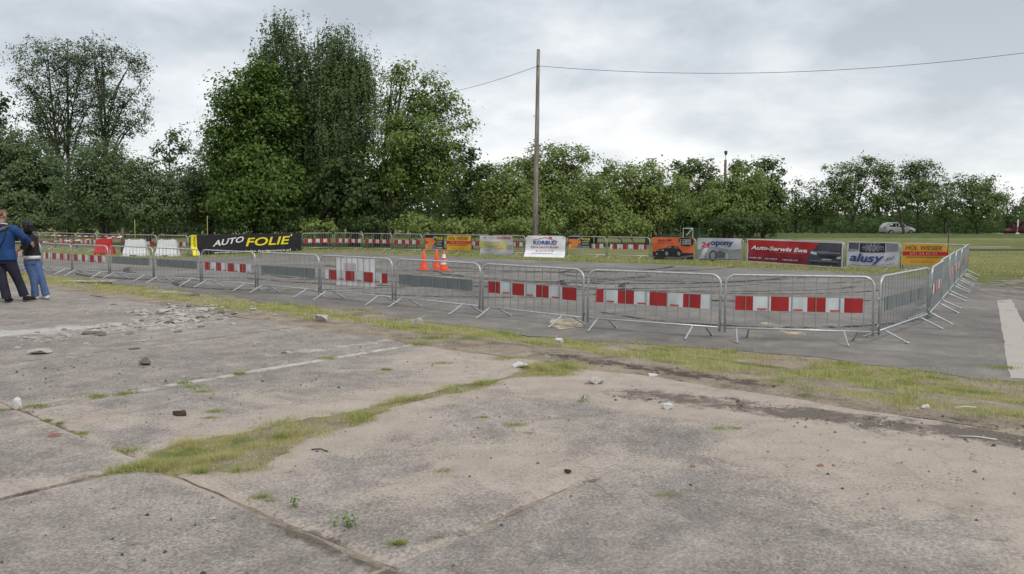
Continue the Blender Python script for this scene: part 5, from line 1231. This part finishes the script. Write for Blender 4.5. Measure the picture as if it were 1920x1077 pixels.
for k in range(7):
    for mm in (m_rub, m_rub, m_rubd):
        me_ = chunk_mesh(200 + k, 0.24); me_.materials.append(mm); CH.append(me_)
r_ = np.random.default_rng(17)
for k in range(210):
    if k < 135: px, py = r_.normal(335, 58), r_.normal(588, 13)
    elif k < 185: t = r_.random(); px, py = 40 + 240 * t + r_.normal() * 18, 638 - 32 * t + r_.normal() * 4.5
    else: px, py = r_.uniform(60, 560), r_.uniform(600, 680)
    if not (570 < py < 690 and px > 5): continue
    x, y = G(px, py); s_ = float(np.clip(r_.lognormal(-2.35, 0.55), .03, .26)) * (1.0 if k < 185 else 0.7)
    o_ = obj('rubble_chunk', CH[r_.integers(0, len(CH))], None, (x, y, -0.008), r_.random() * 6.28); o_.scale = (s_, s_, s_ * r_.uniform(.5, 1.1))
    tag(o_, 'broken concrete chunk in the rubble spill on the left slab', 'rubble', 'rubble spill on the left slab')
def stone(px, py, s_, m_, lab, flat=0.45, seed=1, plane=0.0, cat='stone', name='stone', rz=0.0):
    me_ = chunk_mesh(300 + seed, flat); me_.materials.append(m_); me_.name = name
    x, y = G(px, py, plane); o_ = obj(name, me_, None, (x, y, plane - 0.006), rz); o_.scale = (s_, s_, s_); tag(o_, lab, cat)
stone(32, 768, .15, m_rubw, 'rounded white stone lump on the slab joint at left', .8, 1); stone(338, 780, .145, m_clod, 'dark brown earth clod on the slab', .4, 2, cat='clod', name='earth_clod'); stone(976, 688, .23, m_rubw, 'pale broken slab piece at the edge of the grassed joint', .3, 3)
stone(1116, 719, .19, m_rub, 'flat grey stone right of the grassed joint', .4, 4); stone(1252, 767, .12, m_rubw, 'white lump in the dark muddy tracks', .5, 5); stone(100, 822, .10, m_brick, 'tan stone beside the short slab joint', .5, 6); stone(1064, 887, .055, m_clod, 'small brown clod at the end of the long crack', .6, 7, cat='clod', name='earth_clod')
stone(272, 684, .16, m_rubd, 'single grey triangular stone behind the pale joint strip', .7, 8); stone(75, 664, .30, m_rub, 'flat grey slab piece lying on the left slab', .25, 9); stone(605, 600, .30, m_rub, 'grey stone pair piece at the verge edge in front of barriers', .35, 10); stone(782, 608, .22, m_rub, 'grey stone lying in the verge grass', .6, 11)
stone(1049, 643, .13, m_rubw, 'pale stone in the verge grass below a barrier leg', .6, 12); stone(1298, 876, .045, m_brick, 'small reddish brick bit on the right foreground slab', .7, 13); stone(1538, 874, .06, m_brick, 'flat reddish brick bit further right on the slab', .35, 14); stone(1225, 706, .11, m_rubw, 'small white stone left above the muddy tracks', .4, 15); stone(1735, 763, .08, m_rubw, 'small pale stone in the mud near the verge', .4, 16)
for (px, py, ln, rz, lab) in ((1832, 823, .26, -.35, 'thin pale stick on the right slab'), (1810, 766, .20, .1, 'thin pale stick at the muddy verge edge')):
    x, y = G(px, py); tag(MB().tube([(-ln / 2, 0, .008), (0, .01, .014), (ln / 2, 0, .006)], .006, 5).obj('stick', m_rubw, None, True, (x, y, 0), rz), lab, 'stick')
for (px, py, ln, rz, lab) in ((600, 846, .14, -.3, 'thin black twig right of the grass wedge'), (260, 880, .2, .1, 'thin dark twig lying across the grass wedge tip')):
    x, y = G(px, py); tag(MB().tube([(-ln / 2, 0, .006), (0, .012, .012), (ln / 2, -.01, .006)], .005, 5).obj('twig', m_clod, None, True, (x, y, 0), rz), lab, 'twig')
# long debris lying in the verge at the left and a blue scrap
x, y = G(355, 547, -0.18); u0, v0 = toUV(x, y)
for i, (px, py, ln, w_, rz, lab) in enumerate(((300, 548, 1.0, .10, -.1, 'grey plank lying in the verge grass'), (345, 550, .7, .12, .3, 'broken grey plank beside the longer plank'), (130, 527, 2.6, .18, .12, 'long pale plank in the grass behind the woman'), (165, 526, 1.4, .22, -.15, 'dark broken board on the long pale plank'))):
    x, y = G(px, py, -0.16); uq, vq = toUV(x, y); zq = float(z_verge(np.array(uq), np.array(vq))) if uq < 8.1 else ASP
    b = MB(); b.box((-ln / 2, -w_ / 2, 0.01), (ln / 2, w_ / 2, 0.05)); o_ = b.obj('plank', m_rubd if i in (1, 3) else m_rub, None, False, (x, y, zq), rz); tag(o_, lab, 'plank')
# loose grit
n = 9000; u = r_.uniform(-4, 5.2, n); v = r_.uniform(-8, 9, n); x, y = UV(u, v)
k = (y > 2.5) & (r_.random(n) < 0.25 + 0.9 * sstep(.45, .7, fbm(u * .8, v * .8, 91))); x, y = x[k], y[k]; m_ = len(x)
base_ = np.array([(1, 0, 0), (-.5, .8, 0), (-.5, -.8, 0), (0, 0, 1)]); s_ = np.clip(r_.lognormal(-4.95, .55, m_), .003, .022); a = r_.random(m_) * 6.28
R3 = np.stack([np.stack([np.cos(a), -np.sin(a), 0 * a], 1), np.stack([np.sin(a), np.cos(a), 0 * a], 1), np.stack([0 * a, 0 * a, 0.8 + 0 * a], 1)], 1)
Vg = (np.einsum('nij,kj->nki', R3, base_) * s_[:, None, None] + np.stack([x, y, np.full(m_, .001)], 1)[:, None, :]).reshape(-1, 3)
Fg = (np.arange(m_)[:, None, None] * 4 + np.array([(0, 1, 3), (1, 2, 3), (2, 0, 3)])[None]).reshape(-1, 3)
m_grit = mat_leaf('grit', (0.035, 0.03, 0.026), (0.42, 0.38, 0.34), 0.0)
tag(obj('grit', mesh_np('grit', Vg, Fg, [m_grit])), 'loose grit and crumbs scattered over the slabs', 'grit', None, 'stuff')

# crumbs of rubble and of mud, too small to pick apart
def crumbs(name, x, y, z, mu, sg, lo, hi, mat, lab, flat=0.7):
    m_ = len(x); s_ = np.clip(r_.lognormal(mu, sg, m_), lo, hi); a = r_.random(m_) * 6.28; c_ = r_.uniform(.5, 1.0, m_)
    R3 = np.stack([np.stack([np.cos(a), -np.sin(a) * c_, 0 * a], 1), np.stack([np.sin(a), np.cos(a) * c_, 0 * a], 1), np.stack([0 * a, 0 * a, flat + 0 * a], 1)], 1)
    bb = np.array([(1, 0, 0), (.2, .9, 0), (-.9, .3, 0), (-.4, -.8, 0), (.3, .1, .9), (-.3, .05, .75)])
    Vg = (np.einsum('nij,kj->nki', R3, bb) * s_[:, None, None] + np.stack([x, y, z], 1)[:, None, :]).reshape(-1, 3)
    Fg = (np.arange(m_)[:, None, None] * 6 + np.array([(0, 1, 4), (1, 2, 5), (1, 5, 4), (2, 3, 5), (3, 0, 4), (3, 4, 5)])[None]).reshape(-1, 3)
    tag(obj(name, mesh_np(name, Vg, Fg, [mat])), lab, 'crumbs', None, 'stuff')
n = 20000; u = r_.uniform(3.2, 5.9, n); v = r_.uniform(1.0, 10, n); k = r_.random(n) < np.clip(dirt_mask(u, v) * 1.2 - .25, 0, 1) * sstep(.40, .62, fbm(u * 3.2, v * 3.2, 93)) * .55; u, v = u[k], v[k]; x, y = UV(u, v)
crumbs('mud_crumbs', x, y, np.where(u > 5, z_verge(u, v), 0) - .002, -4.55, .5, .004, .035, mat_leaf('mud', (0.035, 0.028, 0.022), (0.11, 0.088, 0.07), 0.0), 'dark crumbs of mud churned up along the verge')
n = 1500; px = np.concatenate([r_.normal(330, 62, n), 30 + 270 * r_.random(n // 2)]); py = np.concatenate([r_.normal(590, 13, n), np.zeros(n // 2)]); t = (px[n:] - 30) / 270; py[n:] = 640 - 34 * t + r_.normal(size=n // 2) * 5
k = (py > 568) & (px > 0) & (px < 520); q_ = np.array([G(a, c_) for a, c_ in zip(px[k], py[k])])
crumbs('rubble_crumbs', q_[:, 0], q_[:, 1], np.full(len(q_), -.003), -3.95, .5, .008, .06, mat_leaf('rubble_crumb', (0.15, 0.138, 0.122), (0.42, 0.395, 0.36), 0.0), 'small crumbs of broken concrete between the larger chunks', .45)

# ================================================================== PEOPLE
def remesh(o_, vox, sm=6):
    m_ = o_.modifiers.new('skin', 'REMESH'); m_.mode = 'VOXEL'; m_.voxel_size = vox; m_.use_smooth_shade = True
    s_ = o_.modifiers.new('smooth', 'SMOOTH'); s_.iterations = sm; s_.factor = 0.5
def pt(Y):
    def f(px, py, dy=0.0):
        x, z = XZ(px, py, Y + dy); return Vector((x, Y + dy, z))
    return f
def hand(b, w, d, side, up=Vector((0, 0, 1))):
    """palm, four fingers and a thumb leaving wrist w along d"""
    d = Vector(d).normalized(); s_ = d.cross(up).normalized() if abs(d.dot(up)) < .95 else Vector((1, 0, 0)); n_ = s_.cross(d)
    b.tube([w, w + d * .045, w + d * .09], [.026, .036, .034], 10, asp=.55)
    for k, (o_, L) in enumerate(((-.030, .062), (-.010, .074), (.010, .070), (.029, .054))):
        p = w + d * .085 + n_ * o_; b.tube([p, p + d * L * .5 + s_ * side * .010, p + d * L + s_ * side * .034], [.0095, .009, .007], 7)
    p = w + d * .035 + n_ * .032; b.tube([p, p + d * .03 + n_ * .026, p + d * .062 + n_ * .034 + s_ * side * .01], [.012, .011, .008], 7)
def head(b, c, fwd, r=0.105, k=1.0):
    """head with jaw, nose, ears, brows around centre c"""
    fwd = Vector(fwd).normalized(); sd = Vector((-fwd.y, fwd.x, 0)); yaw = math.atan2(fwd.y, fwd.x)
    R_ = []
    for (z, a, w_, f) in ((-.125, .035, .03, .035), (-.11, .060, .050, .03), (-.08, .078, .060, .02), (-.03, .092, .070, .008), (.02, .100, .076, 0), (.06, .098, .075, -.005), (.095, .078, .062, -.006), (.115, .045, .036, -.004)):
        R_.append((c.x + fwd.x * f, c.y + fwd.y * f, c.z + z * k, a * k, w_ * k, yaw))
    b.rings(R_, 16)
    p = c + fwd * .098 * k; b.tube([p + Vector((0, 0, .025)), p + fwd * .016 + Vector((0, 0, -.012)), p + fwd * .006 + Vector((0, 0, -.028))], [.010, .016, .010], 8)
    for s_ in (-1, 1):
        e_ = c + sd * s_ * .076 * k - fwd * .005; b.tube([e_ + Vector((0, 0, .028)), e_ + sd * s_ * .012, e_ + Vector((0, 0, -.030))], [.012, .020, .010], 8)
        q = c + fwd * .094 * k + sd * s_ * .03; b.tube([q - sd * .014 + Vector((0, 0, .026)), q + sd * .014 + Vector((0, 0, .026))], .008, 6)
    b.tube([c + fwd * .098 * k + sd * .02 + Vector((0, 0, -.062)), c + fwd * .104 * k + Vector((0, 0, -.062)), c + fwd * .098 * k - sd * .02 + Vector((0, 0, -.062))], .008, 6)
def eyes(c, fwd, par, k=1.0):
    fwd = Vector(fwd).normalized(); sd = Vector((-fwd.y, fwd.x, 0))
    for s_ in (-1, 1):
        q = c + fwd * .088 * k + sd * s_ * .031 + Vector((0, 0, .008)); b = MB(); b.rings([(q.x, q.y, q.z - .008, .006, .006, 0), (q.x, q.y, q.z, .012, .012, 0), (q.x, q.y, q.z + .008, .006, .006, 0)], 8); b.obj('eye', M('eye_dark', (0.03, 0.025, 0.02), 0.2), par, True)
m_skin = M('skin', (0.34, 0.185, 0.135), 0.5, 0, 0.4, 0.06, 8); m_jblue = M('jacket_blue', (0.008, 0.045, 0.15), 0.6, 0, 0.3, 0.25, 5, 0.3); m_trd = M('trousers_dark', (0.024, 0.026, 0.042), 0.85, 0, 0.2, 0.25, 6, 0.3)
m_blk = M('cloth_black', (0.014, 0.014, 0.016), 0.7, 0, 0.3, 0.3, 6, 0.3); m_jean = M('denim_blue', (0.075, 0.120, 0.24), 0.85, 0, 0.2, 0.35, 7, 0.3); m_shw = M('shoe_white', (0.66, 0.66, 0.68), 0.6); m_hood = M('hood_grey', (0.075, 0.085, 0.095), 0.7); m_hair = M('hair_black', (0.010, 0.009, 0.009), 0.55, 0, 0.4, 0.3, 30, 0.4); m_shirt = M('shirt_white', (0.66, 0.66, 0.68), 0.8); m_stub = M('hair_cropped', (0.17, 0.10, 0.075), 0.8, 0, 0.2, 0.2, 40)
def shoe(heel, toe, m_, par, w_=.048, h_=.085):
    heel, toe = Vector(heel), Vector(toe); b = MB(); d = toe - heel
    b.tube([heel + d * t + Vector((0, 0, z)) for t, z in ((-.03, .045), (.05, .05), (.35, .055), (.65, .042), (.9, .032), (1.03, .028))], [.03, .046, .05, .046, .036, .016], 12, asp=1.0)
    o_ = b.obj('shoe', m_, par, True); remesh(o_, .008, 4)
    b = MB(); b.tube([heel + d * t + Vector((0, 0, .010)) for t in (-.04, .3, .7, 1.04)], [.034, .042, .046, .02], 10, asp=.25); b.obj('sole', M('sole', (0.10, 0.10, 0.10), 0.8), o_)
# --- man in blue jacket seen from behind, arm stretched to the woman
q = pt(15.75)
LA, RA = q(12.5, 556, .02), q(45.5, 551.5, .25); LK, RK = q(4, 524, -.03), q(32, 521, .14); LHp, RHp = q(-5, 489), q(17, 489)
neck, hd = q(3, 421, .02), q(2.5, 405, .05)
LS, RS = q(-20, 432), q(26, 431, .02); RE, RW = q(44.5, 446, .12), q(56, 454.5, .26); LE, LW = q(-31, 455, .06), q(-24, 474, .20)
b = MB()
b.rings([(LHp.lerp(RHp, .5).x, LHp.y, LHp.z - .04, .15, .10, 0), (LHp.lerp(RHp, .5).x, LHp.y, LHp.z + .08, .165, .11, 0), (q(4, 470).x, 15.75, q(4, 470).z, .15, .105, 0), (q(3, 450).x, 15.75, q(3, 450).z, .18, .115, 0), (q(3, 434).x, 15.76, q(3, 434).z, .19, .10, 0), (q(3, 427).x, 15.76, q(3, 427).z, .10, .08, 0)], 16)
for a, k_, c_ in ((LHp, LK, LA), (RHp, RK, RA)): b.tube([a, a.lerp(k_, .5), k_, k_.lerp(c_, .35), c_, c_ - Vector((0, 0, .06))], [.092, .078, .055, .056, .036, .034], 12)
for a, k_, c_ in ((LS, LE, LW), (RS, RE, RW)): b.tube([a, a.lerp(k_, .5), k_, k_.lerp(c_, .4), c_], [.058, .048, .040, .039, .028], 12)
b.tube([neck - Vector((0, 0, .05)), neck, hd - Vector((0, 0, .06))], [.068, .058, .056], 12)
head(b, hd, (0.25, 1, 0)); hand(b, RW, (RW - RE) + Vector((.02, .02, -.05)), -1); hand(b, LW, (LW - LE), 1)
man = b.obj('person', m_skin); tag(man, 'tall person in blue jacket and dark trousers, back turned, arm round the other', 'person', 'two people on the concrete'); remesh(man, .008, 4); eyes(hd, (0.25, 1, 0), man)
b = MB(); cx = q(3, 450).x
b.rings([(cx + .03, 15.75, q(0, 488).z, .245, .165, 0), (cx + .02, 15.75, q(0, 480).z, .25, .165, 0), (cx + .01, 15.75, q(0, 468).z, .235, .155, 0), (cx, 15.75, q(0, 452).z, .25, .155, 0), (cx, 15.75, q(0, 437).z, .255, .14, 0), (cx, 15.755, q(0, 429).z, .20, .12, 0), (cx, 15.76, q(0, 422).z, .10, .10, 0)], 20)
b.tube([RS - Vector((.07, 0, 0)), RS, RS.lerp(RE, .5), RE, RE.lerp(RW, .5), RW - (RW - RE) * .05], [.09, .10, .088, .076, .066, .055], 12); b.tube([LS + Vector((.07, 0, 0)), LS, LS.lerp(LE, .5), LE, LE.lerp(LW, .5), LW], [.09, .10, .088, .076, .066, .055], 12)
jk = b.obj('jacket', m_jblue, man); remesh(jk, .012, 5)
b = MB(); b.tube([q(-9, 424, -.06), q(-4, 419, -.10), q(3, 421, -.12), q(9, 419, -.10), q(14, 424, -.05), q(8, 429, -.10), q(2, 431, -.13), q(-5, 429, -.11)], .045, 10, closed=True); hdp = b.obj('hood', m_hood, jk); remesh(hdp, .01, 4)
MB().tube([q(-10, 420.5, -.11), q(3, 419, -.165), q(14, 420.5, -.10)], .010, 6).obj('light_piping', m_shirt, hdp)
b = MB(); b.tube([q(13, 426, -.12), q(9, 446, -.165), q(-4, 470, -.165)], [.014, .014, .014], 6, asp=.4).obj('strap', m_blk, man)
b = MB(); 
for a, k_, c_ in ((LHp, LK, LA), (RHp, RK, RA)): b.tube([a + Vector((0, 0, .06)), a.lerp(k_, .4), k_, k_.lerp(c_, .5), c_ - Vector((0, 0, .035))], [.125, .112, .090, .085, .088], 14)
b.rings([(LHp.lerp(RHp, .5).x, 15.75, LHp.z - .06, .19, .13, 0), (LHp.lerp(RHp, .5).x, 15.75, LHp.z + .08, .20, .14, 0)], 16)
tq = b.obj('trousers', m_trd, man); remesh(tq, .012, 5)
shoe((LA.x + .0, LA.y - .02, -.005), (LA.x - .06, LA.y + .26, -.005), m_blk, man); shoe((RA.x, RA.y - .02, -.005), (RA.x + .07, RA.y + .25, -.005), m_blk, man)
b = MB(); b.rings([(hd.x - .012, hd.y - .02, hd.z + .01, .085, .100, R(-14)), (hd.x - .012, hd.y - .018, hd.z + .06, .083, .105, R(-14)), (hd.x - .006, hd.y - .012, hd.z + .10, .066, .085, R(-14)), (hd.x, hd.y, hd.z + .121, .03, .04, 0)], 14); b.obj('cropped_hair', m_stub, man, True)
# --- woman in black jacket and jeans, turned to the left
q = pt(16.3)
LA, RA = q(66, 552), q(86, 550.5, .06); LK, RK = q(63, 523, -.04), q(77, 520, .05); LHp, RHp = q(54, 490, -.03), q(64, 490, .04)
fw = (-1, .55, 0); hd = q(47.5, 424.5); neck = q(51, 436)
RS, LS = q(57.5, 442, -.12), q(50, 442, .14); RE, RW = q(59, 461, -.16), q(48, 470, -.10); LE, LW = q(47, 460, .18), q(38, 467, .08)
b = MB(); yw = R(-30)
b.rings([(q(59, 0 + 494).x, 16.3, q(59, 494).z, .12, .13, yw), (q(59, 487).x, 16.3, q(59, 487).z, .125, .15, yw), (q(58, 474).x, 16.3, q(58, 474).z, .09, .115, yw), (q(55, 456).x, 16.3, q(55, 456).z, .105, .135, yw), (q(53.5, 444).x, 16.3, q(53.5, 444).z, .085, .15, yw), (q(52, 439).x, 16.3, q(52, 439).z, .06, .08, yw)], 16)
for a, k_, c_ in ((LHp, LK, LA), (RHp, RK, RA)): b.tube([a, a.lerp(k_, .5), k_, k_.lerp(c_, .35), c_, c_ - Vector((0, 0, .05))], [.088, .072, .050, .052, .034, .032], 12)
for a, k_, c_ in ((LS, LE, LW), (RS, RE, RW)): b.tube([a, a.lerp(k_, .5), k_, k_.lerp(c_, .4), c_], [.046, .040, .034, .033, .024], 12)
b.tube([neck - Vector((0, 0, .05)), neck, hd - Vector((-.01, 0, .06))], [.052, .047, .046], 12); head(b, hd, fw, k=.95); hand(b, RW, RW - RE, 1); hand(b, LW, LW - LE, -1)
wom = b.obj('person', m_skin); tag(wom, 'person with black hair, black jacket, blue jeans and white shoes facing left', 'person', 'two people on the concrete'); remesh(wom, .008, 4); eyes(hd, fw, wom, .95)
b = MB(); b.rings([(q(61, 480).x, 16.3, q(61, 480).z, .135, .165, yw), (q(59, 470).x, 16.3, q(59, 470).z, .13, .155, yw), (q(56, 456).x, 16.3, q(56, 456).z, .14, .165, yw), (q(54, 445).x, 16.3, q(54, 445).z, .12, .175, yw), (q(52.5, 438).x, 16.3, q(52.5, 438).z, .075, .10, yw), (q(51.5, 434).x, 16.3, q(51.5, 434).z, .062, .068, yw)], 18)
for a, k_, c_ in ((LS, LE, LW), (RS, RE, RW)): b.tube([a, a.lerp(k_, .5), k_, k_.lerp(c_, .5), c_ - (c_ - k_) * .08], [.072, .066, .058, .05, .044], 12)
remesh(b.obj('jacket', m_blk, wom), .012, 5)
b = MB(); b.rings([(q(60.5, 486).x, 16.3, q(60.5, 486).z, .142, .165, yw), (q(60.5, 478).x, 16.3, q(60.5, 478).z, .13, .155, yw)], 18); b.obj('shirt_hem', m_shirt, wom, True)
b = MB(); b.rings([(q(59.5, 496).x, 16.3, q(59.5, 496).z, .13, .15, yw), (q(59.5, 484).x, 16.3, q(59.5, 484).z, .125, .145, yw)], 16)
for a, k_, c_ in ((LHp, LK, LA), (RHp, RK, RA)): b.tube([a + Vector((0, 0, .02)), a.lerp(k_, .4), k_, k_.lerp(c_, .5), c_ - Vector((0, 0, .035))], [.105, .098, .074, .068, .078], 14)
remesh(b.obj('jeans', m_jean, wom), .012, 5)
for A_ in (LA, RA): shoe((A_.x + .045, A_.y - .01, -.005), (A_.x - .17, A_.y + .10, -.005), m_shw, wom)
f_ = Vector(fw).normalized()
b = MB()
hc = hd - f_ * .050 + Vector((0, 0, .022)); b.rings([(hc.x - f_.x * .05, hc.y - f_.y * .05, hc.z - .15, .05, .085, yw), (hc.x - f_.x * .045, hc.y - f_.y * .045, hc.z - .08, .075, .098, yw), (hc.x - f_.x * .02, hc.y - f_.y * .02, hc.z - .01, .098, .104, yw), (hc.x, hc.y, hc.z + .05, .108, .102, yw), (hc.x, hc.y, hc.z + .09, .088, .082, yw), (hc.x, hc.y, hc.z + .112, .045, .042, yw)], 16)
b.tube([hc - f_ * .09 + Vector((0, 0, .05)), hc - f_ * .13 + Vector((0, 0, .0)), hc - f_ * .12 + Vector((0, 0, -.10)), hc - f_ * .09 + Vector((0, 0, -.18))], [.04, .055, .05, .03], 10)
remesh(b.obj('hair', m_hair, wom), .009, 3)
